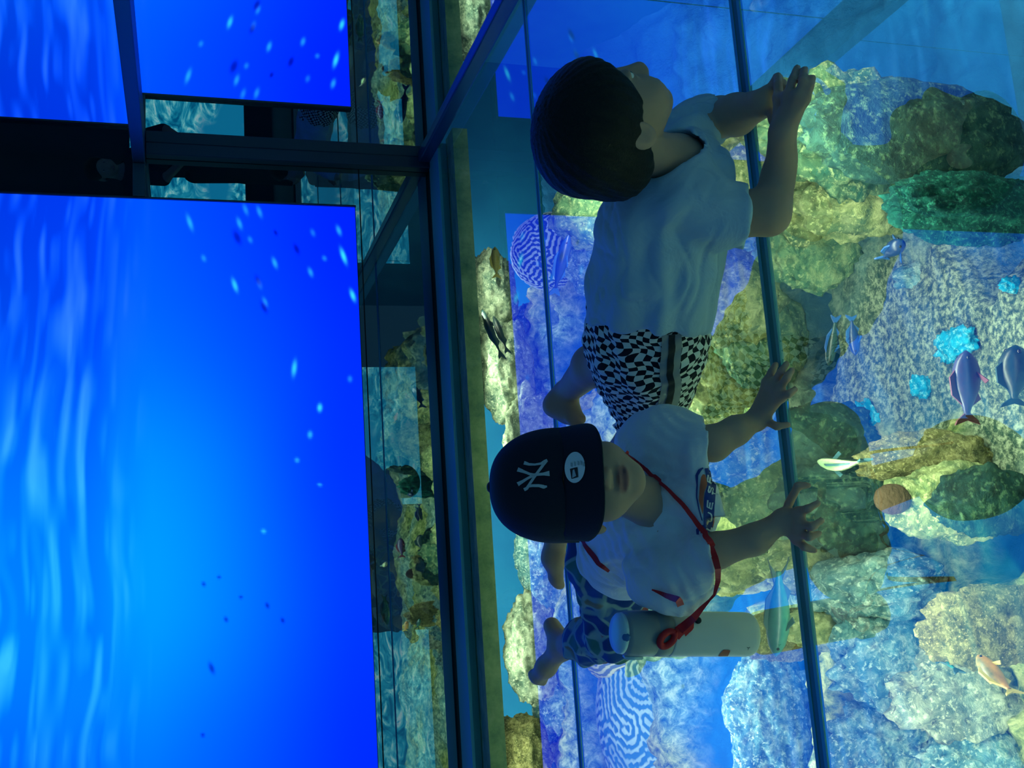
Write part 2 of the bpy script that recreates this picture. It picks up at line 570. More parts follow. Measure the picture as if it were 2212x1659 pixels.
box('bezel', (SCR_X + .0005, WALL_Y - .02, SCR_Z0 - .003), (SCR_X + .007, WALL_Y - .001, SCR_Z1), M_BEZEL, screen)

# ---- the tank under the floor
M_TANKW = mat('tank_paint', (.05, .30, .46), rough=.7, build=lambda nt, b: L(nt, mixc(nt, ramp(nt, noise_tex(nt, coords(nt), 2.0, 3), ((.35, (0, 0, 0)), (.65, (1, 1, 1)))), (.0, .15, .40), (.005, .21, .47)), b.inputs['Base Color']))
M_TANKF = mat('tank_bottom', (.01, .06, .16), rough=.8)
tag(box('wall_tank', (-3.4, 4.75, -1.3), (2.7, 4.85, -.04), M_TANKW), kind='structure')
tag(box('wall_tank_side', (2.6, -1.4, -1.3), (2.7, 4.75, -.04), M_TANKW), kind='structure')
tag(box('floor_tank', (-3.4, -1.4, -1.34), (2.6, 4.75, -1.3), M_TANKF), kind='structure')
M_OLIVE = mat('olive_mottle', (.16, .2, .12), rough=.9, build=lambda nt, b: L(nt, ramp(nt, noise_tex(nt, coords(nt, (1, 3, 1)), 9, 6, .7), ((.3, (.10, .22, .15)), (.55, (.34, .46, .25)), (.75, (.55, .6, .38)))), b.inputs['Base Color']))
tag(box('trim_2', (-2.9, 3.68, -.09), (SIDE_X + .02, 3.79, -.032), M_OLIVE), kind='structure')  # mottled olive strip just under the glass beside the wall

# ================================================================== under the glass: rocks, corals, sand, fish
def rock_mat(name, stops, scale=26, pits=.5, bumpy=.8, tint=None):
    def f(nt, b):
        v = coords(nt)
        n1 = noise_tex(nt, v, scale, 7, .72, .4); n2 = noise_tex(nt, v, scale * .28, 3, .6, .6); n3 = noise_tex(nt, v, scale * 3.2, 3, .7)
        c = ramp(nt, n1, stops)
        c = mixc(nt, ramp(nt, n2, ((.42, (0, 0, 0)), (.62, (.75, .75, .75)))), c, stops[0][1])
        vo = N(nt, 'ShaderNodeTexVoronoi'); vo.inputs['Scale'].default_value = scale * .9; L(nt, v, vo.inputs['Vector'])
        pit = ramp(nt, vo.outputs['Distance'], ((.12, (pits, pits, pits)), (.32, (0, 0, 0))))
        c = mixc(nt, pit, c, tuple(x * .25 for x in stops[0][1]))
        c = mixc(nt, ramp(nt, n3, ((.53, (0, 0, 0)), (.66, (.95, .95, .95)))), c, stops[-1][1])
        L(nt, c, b.inputs['Base Color'])
        bump(nt, b, n1, bumpy, .02)
    return mat(name, rough=.9, spec=.2, build=f)


R_YEL = rock_mat('yellow_green_rock', ((.36, (.07, .16, .09)), (.48, (.36, .42, .16)), (.62, (.72, .74, .36))))
R_PALE = rock_mat('pale_rock', ((.34, (.07, .14, .12)), (.47, (.33, .40, .28)), (.62, (.70, .74, .54))), 30)
R_GRN = rock_mat('mossy_green_rock', ((.38, (.03, .13, .09)), (.52, (.16, .30, .16)), (.68, (.46, .56, .28))), 24)
R_DARK = rock_mat('dark_green_rock', ((.40, (.008, .04, .045)), (.6, (.03, .10, .08)), (.8, (.10, .20, .12))), 20)
R_BLUE = rock_mat('blue_white_rock', ((.36, (.02, .13, .20)), (.5, (.18, .38, .38)), (.64, (.60, .76, .66))), 28)  # on the ledge rocks, the screen's blue reflection is put into this colour
R_BRN = rock_mat('brown_gravel_rock', ((.36, (.08, .10, .04)), (.5, (.32, .30, .11)), (.68, (.66, .60, .28))), 60, .35)
R_TEAL = rock_mat('teal_coral', ((.40, (.0, .045, .045)), (.6, (.005, .11, .09)), (.8, (.03, .22, .16))), 40, .3)
R_CYAN = rock_mat('cyan_mottle', ((.35, (.0, .30, .55)), (.55, (.02, .50, .75)), (.8, (.30, .80, .9))), 30, .1)


def labyrinth(n, k0, seed):
    """Winding ridges: noise sharpened again and again around one wavelength (k0 ridges across)."""
    rs = np.random.RandomState(seed); u = rs.randn(n, n); f = np.fft.fftfreq(n) * n
    k = np.sqrt(f[:, None] ** 2 + f[None, :] ** 2); filt = np.exp(-((k - k0) / (k0 * .22)) ** 2)
    for _ in range(14):
        u = np.real(np.fft.ifft2(np.fft.fft2(u) * filt)); u = np.tanh(2.6 * u / u.std())
    return u


def brain_mat(name, ridge, valley):
    def f(nt, b):
        at = N(nt, 'ShaderNodeAttribute'); at.attribute_name = 'ridge'
        c = ramp(nt, at.outputs['Fac'], ((.40, valley), (.78, ridge)))
        L(nt, mixc(nt, ramp(nt, noise_tex(nt, coords(nt), 8, 4), ((.35, (0, 0, 0)), (.7, (.6, .6, .6)))), c, valley), b.inputs['Base Color'])
    return mat(name, rough=.85, spec=.2, build=f)


BRAIN1 = brain_mat('ridged_brain_coral', (.36, .50, .55), (.03, .15, .30))
BRAIN2 = brain_mat('small_brain_coral', (.55, .68, .78), (.02, .07, .22))
BRAIN3 = brain_mat('yellow_brain_coral', (.55, .55, .24), (.10, .15, .06))


def ground_fit(px, py, z, rx, ry, c):
    """Half sizes of a rounded body at height z that shows rx, ry picture pixels large."""
    o = Zp(px, py, z); v = o - CAM; s = np.linalg.norm(v) / FPX
    sn = -v[2] / np.linalg.norm(v); cs = math.sqrt(1 - sn * sn)
    b = math.sqrt(max((rx * s) ** 2 - (c * cs) ** 2, (rx * s * .35) ** 2)) / sn
    return o, ry * s, b, c


ICO = {}
def ico(sub):
    if sub not in ICO:
        bm = bmesh.new(); bmesh.ops.create_icosphere(bm, subdivisions=sub, radius=1.0)
        ICO[sub] = (np.array([v.co[:] for v in bm.verts]), [[v.index for v in f.verts] for f in bm.faces]); bm.free()
    return ICO[sub]


ROCKS = 'rocks and corals under the glass floor'
def rock(name, label, px, py, z, rx, ry, c, m, rough=.22, cat='rock', sub=5, freq=2.2, rot=0.0, maze=None):
    o, a, b, c = ground_fit(px, py, z, rx, ry, c)
    V, F = ico(sub)
    off = Vector((px * .013, py * .017, z * 3))
    d = np.empty(len(V))
    for i, v in enumerate(V):
        q = Vector(v) * freq + off
        n = noise.noise(q) + .5 * noise.noise(q * 2.3) + .3 * noise.noise(q * 5.1) + .22 * noise.noise(q * 11.0)
        d[i] = 1 + rough * n
    Q = V * d[:, None]
    rg = None
    if maze:
        g = labyrinth(256, maze[0], maze[1]); pol = np.arccos(np.clip(V[:, 2], -1, 1)) / (math.pi / 2); uvm = V[:, :2] / (np.linalg.norm(V[:, :2], axis=1)[:, None] + 1e-6) * np.minimum(pol, 1.0)[:, None]; ij = np.clip(((uvm + 1) * 127.5).astype(int), 0, 255); rg = g[ij[:, 0], ij[:, 1]] * .5 + .5
        Q = Q * (1 + maze[2] * rg)[:, None]
    Q = Q * np.array([a, b, c])
    ca, sa = math.cos(rot), math.sin(rot)
    Q = np.stack([Q[:, 0] * ca - Q[:, 1] * sa, Q[:, 0] * sa + Q[:, 1] * ca, Q[:, 2]], 1) + o
    Q[:, 2] = np.minimum(Q[:, 2], -.06)
    ob = obj(name, Q, F, m, base=(o[0], o[1], Q[:, 2].min()))
    if rg is not None:
        at = ob.data.attributes.new('ridge', 'FLOAT', 'POINT'); at.data.foreach_set('value', rg.astype(np.float32))
    return tag(ob, label, cat, ROCKS)


# ---- the reef bed: rock rubble with clean gravel in the open and shallow hollows painted blue for the screen's reflection
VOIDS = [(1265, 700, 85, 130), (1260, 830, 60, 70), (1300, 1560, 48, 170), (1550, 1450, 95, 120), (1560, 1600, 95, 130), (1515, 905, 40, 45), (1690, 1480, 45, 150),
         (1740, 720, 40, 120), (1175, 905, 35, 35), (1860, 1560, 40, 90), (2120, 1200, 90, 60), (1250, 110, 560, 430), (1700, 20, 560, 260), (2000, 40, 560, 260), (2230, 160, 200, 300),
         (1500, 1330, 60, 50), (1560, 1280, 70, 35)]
SANDY = [(2010, 720, 260, 230), (2210, 860, 120, 160)]
def blob(x, y, lst, z):
    w = 0.0
    for (px, py, rx, ry) in lst:
        c = Zp(px, py, z); s = mpp(c); v = c - CAM; sn = -v[2] / np.linalg.norm(v)
        d = math.hypot((x - c[0]) / (ry * s), (y - c[1]) / (rx * s / sn)) + .5 * noise.noise(Vector((x * 6, y * 6, 5))) + .25 * noise.noise(Vector((x * 15, y * 15, 8)))
        w = max(w, min(1.0, max(0.0, (1.25 - d) / .4)))
    return w
NXB, NYB = 230, 250
gx, gy = np.linspace(-2.2, 1.9, NXB), np.linspace(-.3, 4.5, NYB)
V, ZN = [], []
for y in gy:
    for x in gx:
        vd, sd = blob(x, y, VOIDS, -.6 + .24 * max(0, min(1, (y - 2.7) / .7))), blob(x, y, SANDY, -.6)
        n = noise.noise(Vector((x * 2.2, y * 2.2, 0))) * .10 + noise.noise(Vector((x * 7, y * 7, 2))) * .05 + abs(noise.noise(Vector((x * 17, y * 17, 4)))) * .035 + noise.noise(Vector((x * 34, y * 34, 6))) * .012
        rise = .24 * max(0, min(1, (y - 2.7) / .7))
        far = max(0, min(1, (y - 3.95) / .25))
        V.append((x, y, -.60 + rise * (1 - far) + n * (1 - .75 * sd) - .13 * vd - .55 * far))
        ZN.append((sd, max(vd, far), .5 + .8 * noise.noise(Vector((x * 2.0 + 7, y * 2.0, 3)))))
F = [(j * NXB + i, j * NXB + i + 1, (j + 1) * NXB + i + 1, (j + 1) * NXB + i) for j in range(NYB - 1) for i in range(NXB - 1)]
def bed_build(nt, b):
    v = coords(nt)
    n1 = noise_tex(nt, v, 26, 7, .75, .4); n2 = noise_tex(nt, v, 75, 4, .75)
    yel = ramp(nt, n1, ((.36, (.03, .10, .06)), (.48, (.26, .34, .11)), (.62, (.66, .68, .30))))
    blu = ramp(nt, n1, ((.36, (.02, .11, .17)), (.5, (.17, .35, .34)), (.64, (.58, .74, .60))))
    snd = ramp(nt, n2, ((.40, (.035, .09, .08)), (.5, (.16, .22, .16)), (.60, (.44, .51, .36))))
    at = N(nt, 'ShaderNodeAttribute'); at.attribute_name = 'zone'
    sp = N(nt, 'ShaderNodeSeparateColor'); L(nt, at.outputs['Color'], sp.inputs[0])
    c = mixc(nt, ramp(nt, sp.outputs['Blue'], ((.4, (0, 0, 0)), (.65, (1, 1, 1)))), yel, blu)
    c = mixc(nt, sp.outputs['Red'], c, snd)
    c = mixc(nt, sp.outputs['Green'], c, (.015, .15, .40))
    L(nt, c, b.inputs['Base Color']); bump(nt, b, n1, .8, .02)
M_BED = mat('reef_rubble', rough=.95, spec=.1, build=bed_build)
bed = tag(obj('reef_gravel', V, F, M_BED, base=(0, 0, -1.2)), kind='stuff')
zc = bed.data.color_attributes.new('zone', 'FLOAT_COLOR', 'POINT')
zb = np.ones((len(V), 4), np.float32); zb[:, :3] = np.clip(np.array(ZN), 0, 1); zc.data.foreach_set('color', zb.ravel())

ROCK_LIST = [
    # name, label, px, py, z, rx, ry, c, material, opts
    ('reef_rock', 'pale peaked rock nearest the corner of the two walls', 1062, 650, -.20, 50, 110, .10, R_PALE, {}),
    ('reef_rock', 'pale rock ledge along the wall, under the two slender dark fish', 1095, 800, -.22, 48, 120, .10, R_PALE, {}),
    ('reef_rock', 'pale ledge rock behind the top of the black cap', 1150, 960, -.26, 48, 120, .10, R_PALE, {}),
    ('reef_rock', 'blue-lit ledge rock between the cap and the bare toes', 1188, 1190, -.33, 50, 130, .12, R_BLUE, {}),
    ('reef_rock', 'pale greenish ledge rock along the wall beyond the floral trouser leg', 1150, 1400, -.24, 40, 110, .10, R_PALE, {}),
    ('reef_rock', 'blue-lit ledge rock beside the thin floor joint near the floral trouser leg', 1215, 1480, -.38, 52, 130, .12, R_BLUE, {}),
    ('reef_rock', 'yellow mossy ledge rock at the far end of the wall from the corner', 1125, 1640, -.20, 55, 85, .11, R_BRN, {}),
    ('reef_rock', 'blue-lit ledge rock at the edge of the picture below the brain coral', 1225, 1650, -.42, 50, 80, .12, R_BLUE, {}),
    ('reef_rock', 'mossy rock just behind the dark-haired child', 1285, 455, -.30, 95, 70, .13, R_GRN, {}),
    ('reef_rock', 'pale rock behind the blue-white shirt of the dark-haired child', 1290, 560, -.45, 70, 90, .12, R_BLUE, {}),
    ('reef_rock', 'pale rock beside the checked shorts', 1165, 740, -.40, 45, 90, .12, R_BLUE, {}),
    ('reef_rock', 'yellow rock under the raised bare foot', 1300, 905, -.48, 60, 60, .12, R_YEL, {}),
    ('reef_rock', 'bright yellow rock between the two arms of the dark-haired child', 1575, 330, -.34, 75, 75, .14, R_YEL, {}),
    ('reef_rock', 'large yellow-green rock under the forearm of the dark-haired child', 1700, 400, -.38, 120, 120, .17, R_YEL, {}),
    ('reef_rock', 'pitted green-brown boulder beyond the clasped hands', 1830, 290, -.40, 115, 120, .2, R_GRN, {'rough': .32}),
    ('reef_rock', 'yellow rock shelf between the dark coral dome and the forearm', 1840, 420, -.46, 120, 90, .15, R_YEL, {}),
    ('reef_rock', 'rock coloured dark green as in the reflection, under the elbow of the dark-haired child', 1745, 545, -.44, 75, 80, .13, R_GRN, {}),  # darker green stands for the child's reflection in the glass
    ('reef_rock', 'green rock beside the striped edge of the checked shorts', 1580, 640, -.40, 90, 100, .14, R_YEL, {}),
    ('reef_rock', 'long yellow-green rock between the shorts and the spread hand', 1545, 790, -.42, 70, 110, .14, R_YEL, {}),
    ('reef_rock', 'dark mossy rock next to the floor joint beside the shorts', 1640, 720, -.50, 70, 110, .13, R_GRN, {}),
    ('reef_rock', 'yellow rock under the cuff of the cap-wearing child', 1600, 980, -.42, 80, 80, .14, R_YEL, {}),
    ('reef_rock', 'mottled green rock between the two hands of the cap-wearing child', 1660, 1040, -.40, 90, 95, .15, R_GRN, {'rough': .3}),
    ('reef_rock', 'rock coloured dark like the reflection of the child, in front of the spread fingers', 1780, 940, -.44, 70, 70, .14, R_DARK, {}),  # the child's dark reflection is put into the rock colour
    ('reef_rock', 'large rock coloured dark like the reflection of the child, beyond the curled fingers', 1835, 1090, -.46, 100, 95, .17, R_DARK, {'rough': .3}),  # painted dark where the child is mirrored in the floor
    ('reef_rock', 'yellow speckled rock beside the tail of the long green fish', 1590, 1225, -.42, 80, 60, .13, R_YEL, {}),
    ('reef_rock', 'yellow rock shelf sloping down from the curled fingers', 1760, 1220, -.46, 90, 60, .14, R_YEL, {}),
    ('reef_rock', 'brown gravel-topped rock beside the brown sponge ball', 2000, 990, -.46, 95, 55, .16, R_BRN, {}),
    ('reef_rock', 'rounded yellow speckled rock with dark green sides standing out of the sand', 2070, 1085, -.47, 92, 76, .15, R_YEL, {}),
    ('reef_rock', 'dark green coral rock at the outer side of the rounded yellow rock', 2135, 1085, -.50, 40, 70, .12, R_DARK, {}),
    ('reef_rock', 'wide blue-white rock slope between the floor joint and the sand', 1890, 1270, -.50, 130, 75, .14, R_BLUE, {}),
    ('reef_rock', 'yellow gravel patch rock by the foot of the water bottle', 1800, 1350, -.46, 85, 50, .12, R_YEL, {}),
    ('reef_rock', 'brown gravel rock under the long green fish and the water bottle', 1690, 1370, -.42, 75, 52, .12, R_BRN, {}),
    ('reef_rock', 'blue-white rock pile beyond the bottle and the floor joint', 1930, 1420, -.50, 100, 90, .15, R_BLUE, {'rough': .3}),
    ('reef_rock', 'pale rock with tube holes next to the orange fish', 2080, 1500, -.50, 95, 85, .15, R_PALE, {'rough': .3}),
    ('reef_rock', 'grey-brown rock behind the orange fish', 2150, 1350, -.44, 60, 75, .16, R_BRN, {}),
    ('reef_rock', 'blue-white speckled rock between the brain coral and the thick joint', 1672, 1560, -.58, 66, 140, .14, R_BLUE, {}),
    ('reef_rock', 'blue-white rock at the lower edge beyond the thick joint', 1905, 1600, -.52, 80, 75, .14, R_BLUE, {'rough': .3}),
    ('reef_rock', 'blue-grey rock in the far corner of the tank view', 2130, 1630, -.54, 90, 60, .14, R_BLUE, {}),
    ('reef_rock', 'blue-white rock above the small fish near the joint corner', 2000, 600, -.66, 60, 40, .07, R_BLUE, {}),
]
for nme, lab, px, py, z, rx, ry, c, m, op in ROCK_LIST:
    rock(nme, lab, px, py, z, rx, ry, c, m, **op)
rock('brain_coral', 'large brain coral with pale winding ridges beside the water bottle', 1418, 1540, -.50, 84, 190, .20, BRAIN1, .05, 'coral', 6, 1.2, maze=(30, 4, .028))
rock('brain_coral', 'small yellowish brain coral by the bottle lid', 1345, 1425, -.40, 50, 45, .12, BRAIN3, .08, 'coral', 5, 1.2, maze=(13, 5, .04))
rock('brain_coral', 'oval blue brain coral behind the shirt of the dark-haired child', 1195, 545, -.36, 64, 85, .16, BRAIN2, .05, 'coral', 6, 1.2, maze=(24, 6, .03))
rock('coral_dome', 'big dark round coral dome beyond the clasped hands', 1985, 290, -.42, 88, 112, .26, R_DARK, .10, 'coral', 5, 4.0)
rock('green_coral', 'deep green bushy coral next to the dark coral dome', 2095, 450, -.46, 100, 72, .18, R_TEAL, .18, 'coral', 5, 4.0)
rock('sponge_ball', 'smooth brown sponge ball wedged beside the rounded yellow rock', 1928, 1078, -.31, 26, 31, .04, mat('brown_sponge', (.075, .045, .02), rough=.8, build=lambda nt, b: bump(nt, b, noise_tex(nt, coords(nt), 90, 3), .5)), .05, 'sponge', 4, 2.0)
for px, py, rx, ry, lab in ((2065, 745, 38, 34, 'largest cyan patch on the sand beside the purple fish'), (1990, 835, 20, 24, 'small cyan patch midway between the purple fish and the hand'),
                            (1873, 915, 26, 45, 'long cyan patch on the sand in front of the spread fingers'), (2185, 615, 18, 16, 'tiny cyan patch at the outer edge of the sand')):
    rock('cyan_patch', lab, px, py, -.58, rx, ry, .025, R_CYAN, .4, 'coral', 4, 2.6)  # flat cyan lumps lying on the sand

# ---- fish
def fish_mat(name, back, side, belly, stripe=None):
    def f(nt, b):
        sep = N(nt, 'ShaderNodeSeparateXYZ'); L(nt, coords(nt), sep.inputs[0])
        mr = N(nt, 'ShaderNodeMapRange'); mr.inputs[1].default_value = -.022; mr.inputs[2].default_value = .022; L(nt, sep.outputs['Z'], mr.inputs[0])
        c = ramp(nt, mr.outputs[0], ((.2, belly), (.5, side), (.75, back)))
        if stripe:
            c = ramp(nt, mr.outputs[0], stripe)
        L(nt, mixc(nt, .25, c, ramp(nt, noise_tex(nt, coords(nt), 120, 2), ((.3, back), (.7, belly)))), b.inputs['Base Color'])
    return mat(name, rough=.35, build=f)


def fish(label, head, tail, z, hgt, wid, m, finm, bend=0.0, z2=None, fork=.6):
    """A fish whose nose and tail tip lie on the given sight lines at depth z under the glass."""
    H, T = Zp(*head, z), Zp(*tail, z if z2 is None else z2)
    ln = np.linalg.norm(T - H); f = (H - T) / ln; s = np.cross((0, 0, 1.0), f); s /= np.linalg.norm(s); u = np.cross(f, s)
    root = empty('fish', (H + T) / 2); tag(root, label, 'fish', 'fish under the glass floor')
    root.matrix_world = Matrix(((f[0], s[0], u[0], (H + T)[0] / 2), (f[1], s[1], u[1], (H + T)[1] / 2), (f[2], s[2], u[2], (H + T)[2] / 2), (0, 0, 0, 1)))
    prof = [(0, .06), (.05, .42), (.13, .74), (.25, .95), (.38, 1.0), (.52, .88), (.66, .6), (.76, .34), (.82, .24), (.86, .24)]
    V, Fc, seg = [], [], 16
    def by(t): return bend * ln * math.sin(math.pi * t) 
    for t, w in prof:
        for k in range(seg):
            a = 2 * math.pi * k / seg
            V.append((ln / 2 - t * ln, by(t) + math.cos(a) * w * wid / 2, math.sin(a) * w * hgt / 2))
    for i in range(len(prof) - 1):
        for k in range(seg):
            Fc.append((i * seg + k, (i + 1) * seg + k, (i + 1) * seg + (k + 1) % seg, i * seg + (k + 1) % seg))
    Fc.append(tuple(range(seg))); Fc.append(tuple((len(prof) - 1) * seg + k for k in range(seg))[::-1])
    def part(n, v, fc, mm, sm=True):
        me = bpy.data.meshes.new(n); me.from_pydata([tuple(p) for p in v], [], fc); me.materials.append(mm)
        if sm: me.polygons.foreach_set('use_smooth', np.ones(len(me.polygons), dtype=bool))
        o = bpy.data.objects.new(n, me); COL.objects.link(o); o.parent = root; return o
    part('body', V, Fc, m)
    def fin(n, pts, th=.0016):
        k = len(pts)
        v = [(p[0], p[1] - th, p[2]) for p in pts] + [(p[0], p[1] + th, p[2]) for p in pts]
        fc = [tuple(range(k)), tuple(range(2 * k - 1, k - 1, -1))] + [(i, (i + 1) % k, (i + 1) % k + k, i + k) for i in range(k)]
        part(n, v, fc, finm, False)
    xb = ln / 2
    yb = by(.86)
    fin('tail_fin', [(xb - .84 * ln, yb, .1 * hgt), (xb - .94 * ln, yb * .7, .42 * hgt), (xb - ln, 0, .5 * hgt), (xb - (1 - .1 * fork) * ln, 0, 0), (xb - ln, 0, -.5 * hgt), (xb - .94 * ln, yb * .7, -.42 * hgt), (xb - .84 * ln, yb, -.1 * hgt)])
    fin('dorsal_fin', [(xb - .25 * ln, by(.25), .44 * hgt), (xb - .36 * ln, by(.36), .68 * hgt), (xb - .6 * ln, by(.6), .60 * hgt), (xb - .74 * ln, by(.74), .17 * hgt)])
    fin('anal_fin', [(xb - .55 * ln, by(.55), -.4 * hgt), (xb - .66 * ln, by(.66), -.55 * hgt), (xb - .75 * ln, by(.75), -.17 * hgt)])
    for sgn in (-1, 1):
        a, b2 = xb - .28 * ln, by(.28)
        v = [(a, b2 + sgn * wid * .42, -.1 * hgt), (a - .13 * ln, b2 + sgn * wid * 1.05, -.16 * hgt), (a - .17 * ln, b2 + sgn * wid * .8, -.2 * hgt), (a - .07 * ln, b2 + sgn * wid * .4, -.2 * hgt)]
        v = v + [(p[0], p[1], p[2] - .002) for p in v]
        part('pectoral_fin', v, [(0, 1, 2, 3), (7, 6, 5, 4)] + [(i, (i + 1) % 4, (i + 1) % 4 + 4, i + 4) for i in range(4)], finm, False)
        ev, ef = ico(2)
        part('eye', ev * .07 * hgt + np.array([xb - .10 * ln, by(.1) + sgn * wid * .30, .1 * hgt]), ef, M_EYE)
    return root


M_EYE = mat('fish_eye', (.005, .005, .01), rough=.1)
FM_GREEN = fish_mat('blue_green_fish', (.005, .07, .10), (.015, .17, .16), (.06, .24, .18))
FM_STRIPE = fish_mat('striped_fish', (.3, .45, .2), (.5, .6, .4), (.6, .7, .5), ((.0, (.55, .62, .4)), (.40, (.6, .68, .45)), (.47, (.01, .02, .01)), (.55, (.01, .02, .01)), (.62, (.45, .6, .3)), (.78, (.10, .25, .08)), (.9, (.5, .6, .3))))
FM_PURPLE = fish_mat('purple_fish', (.02, .03, .10), (.035, .03, .11), (.09, .03, .07))
FM_DARK = fish_mat('dark_fish', (.006, .02, .03), (.012, .05, .06), (.03, .09, .09))
FM_BLUE = fish_mat('deep_blue_fish', (.003, .02, .10), (.005, .03, .15), (.01, .05, .18))
FM_OR = fish_mat('orange_fish', (.10, .10, .05), (.60, .26, .06), (.75, .42, .12))
FM_YEL = fish_mat('leaf_yellow_fish', (.22, .17, .03), (.42, .34, .08), (.5, .42, .15))
FM_PINK = fish_mat('pale_pink_fish', (.6, .3, .28), (.85, .5, .45), (.9, .7, .65))
FIN_D = mat('dark_fin', (.02, .07, .09), rough=.5); FIN_R = mat('reddish_fin', (.12, .03, .05), rough=.5)
FIN_Y = mat('yellow_fin', (.55, .42, .10), rough=.5); FIN_B = mat('blue_fin', (.01, .08, .30), rough=.5)
fish('long blue-green fish with a forked tail swimming past the foot of the water bottle', (1676, 1418), (1681, 1204), -.12, .046, .042, FM_GREEN, FIN_D, .03, fork=4)
fish('striped black and pale green fish over the dark rock by the spread fingers', (1766, 996), (1872, 992), -.16, .026, .022, FM_STRIPE, FIN_D, .06)
fish('purple fish with reddish fins over the sand', (2086, 757), (2090, 918), -.30, .050, .040, FM_PURPLE, FIN_R, .0)
fish('deep blue fish over the oval brain coral', (1229, 508), (1196, 640), -.14, .04, .032, FM_BLUE, FIN_B, .02)
fish('slender dark fish over the pale ledge rock, closest to the wall', (1041, 668), (1086, 776), -.12, .028, .026, FM_DARK, FIN_D)
fish('slender dark fish over the pale ledge rock, nearer the thin floor joint', (1066, 682), (1098, 764), -.16, .026, .024, FM_DARK, FIN_D)
fish('yellow leaf-shaped fish over the peaked pale rock', (1069, 533), (1073, 602), -.12, .034, .026, FM_YEL, FIN_Y)
fish('orange fish with a yellow tail beside the grey-brown rock', (2112, 1415), (2194, 1500), -.30, .034, .024, FM_OR, FIN_Y, .05)
fish('small pale pink fish behind the neck of the dark-haired child', (1318, 463), (1356, 460), -.12, .018, .014, FM_PINK, FIN_Y)
fish('thin dark fish over the sand, nearest the floor joint', (1790, 790), (1806, 680), -.34, .024, .02, FM_DARK, FIN_B)
fish('thin deep blue fish over the sand, second from the floor joint', (1848, 768), (1838, 680), -.34, .026, .02, FM_BLUE, FIN_B)
fish('dim blue-green fish at the outer edge of the sand beyond the purple fish', (2194, 745), (2190, 880), -.42, .06, .05, FM_DARK, FIN_D)
fish('dark blue fish over the sand near the green coral', (1950, 520), (1905, 560), -.34, .035, .03, FM_BLUE, FIN_B)
fish('small green fish in front of the pale tube-holed rock', (1990, 1385), (2075, 1455), -.34, .022, .02, FM_GREEN, FIN_D)

# ================================================================== the two children
def skin_build(nt, b):
    v = coords(nt); n = noise_tex(nt, v, 40, 3)
    at = N(nt, 'ShaderNodeAttribute'); at.attribute_name = 'lip'
    c = mixc(nt, n, (.36, .23, .185), (.42, .27, .215))
    c = mixc(nt, at.outputs['Fac'], c, (.29, .125, .12))
    L(nt, c, b.inputs['Base Color'])
M_SKIN = mat('skin', rough=.55, spec=.3, build=skin_build, Subsurface_Weight=.08)
M_HAIR = mat('black_hair', (.0035, .0035, .005), rough=.5, spec=.22, build=lambda nt, b: bump(nt, b, noise_tex(nt, coords(nt, (1, 1, 1)), 160, 4, .7, 1.5), .6, .004))


def cloth(name, c, fine=900):
    def f(nt, b):
        v = coords(nt); n = noise_tex(nt, v, 14, 4, .55, .6)
        L(nt, mixc(nt, n, c, tuple(x * .9 for x in c)), b.inputs['Base Color'])
        bump(nt, b, n, .35, .02)
    return mat(name, rough=.9, spec=.15, build=f)


def normals(V, F):
    F = np.asarray(F); n = np.cross(V[F[:, 2]] - V[F[:, 0]], V[F[:, 3]] - V[F[:, 1]]); o = np.zeros_like(V)
    for i in range(4): np.add.at(o, F[:, i], n)
    return o / (np.linalg.norm(o, axis=1)[:, None] + 1e-12)


def wrinkle(VF, sets):
    """Creases pressed into cloth: each set is (pull direction, frequency, stretch, depth, seed)."""
    V, F = VF; nn = normals(V, F); d = np.zeros(len(V))
    for dr, fq, st, amp, sdd in sets:
        dr = np.array(dr, float); dr /= np.linalg.norm(dr)
        w = np.array([noise.noise(Vector(v * 7) + Vector((sdd, 0, 3))) for v in V])
        Q = V - np.outer(V @ dr, dr) * (1 - st) + nn * 0
        Q = Q * fq + (w * .9)[:, None]
        r = np.array([noise.noise(Vector(q) + Vector((sdd * 3.1, 1.7, sdd))) for q in Q])
        msk = np.clip(.35 + 1.2 * np.array([noise.noise(Vector(v * 5) + Vector((9, sdd, 1))) for v in V]), 0, 1)
        d += amp * msk * (.75 * r - 1.0 * np.clip(1 - np.abs(r) * 3.2, 0, 1) ** 2)
    return V + nn * d[:, None], F


M_SHIRT1 = cloth('pale_blue_cotton', (.36, .51, .68)); M_SHIRT2 = cloth('white_cotton', (.66, .68, .76))


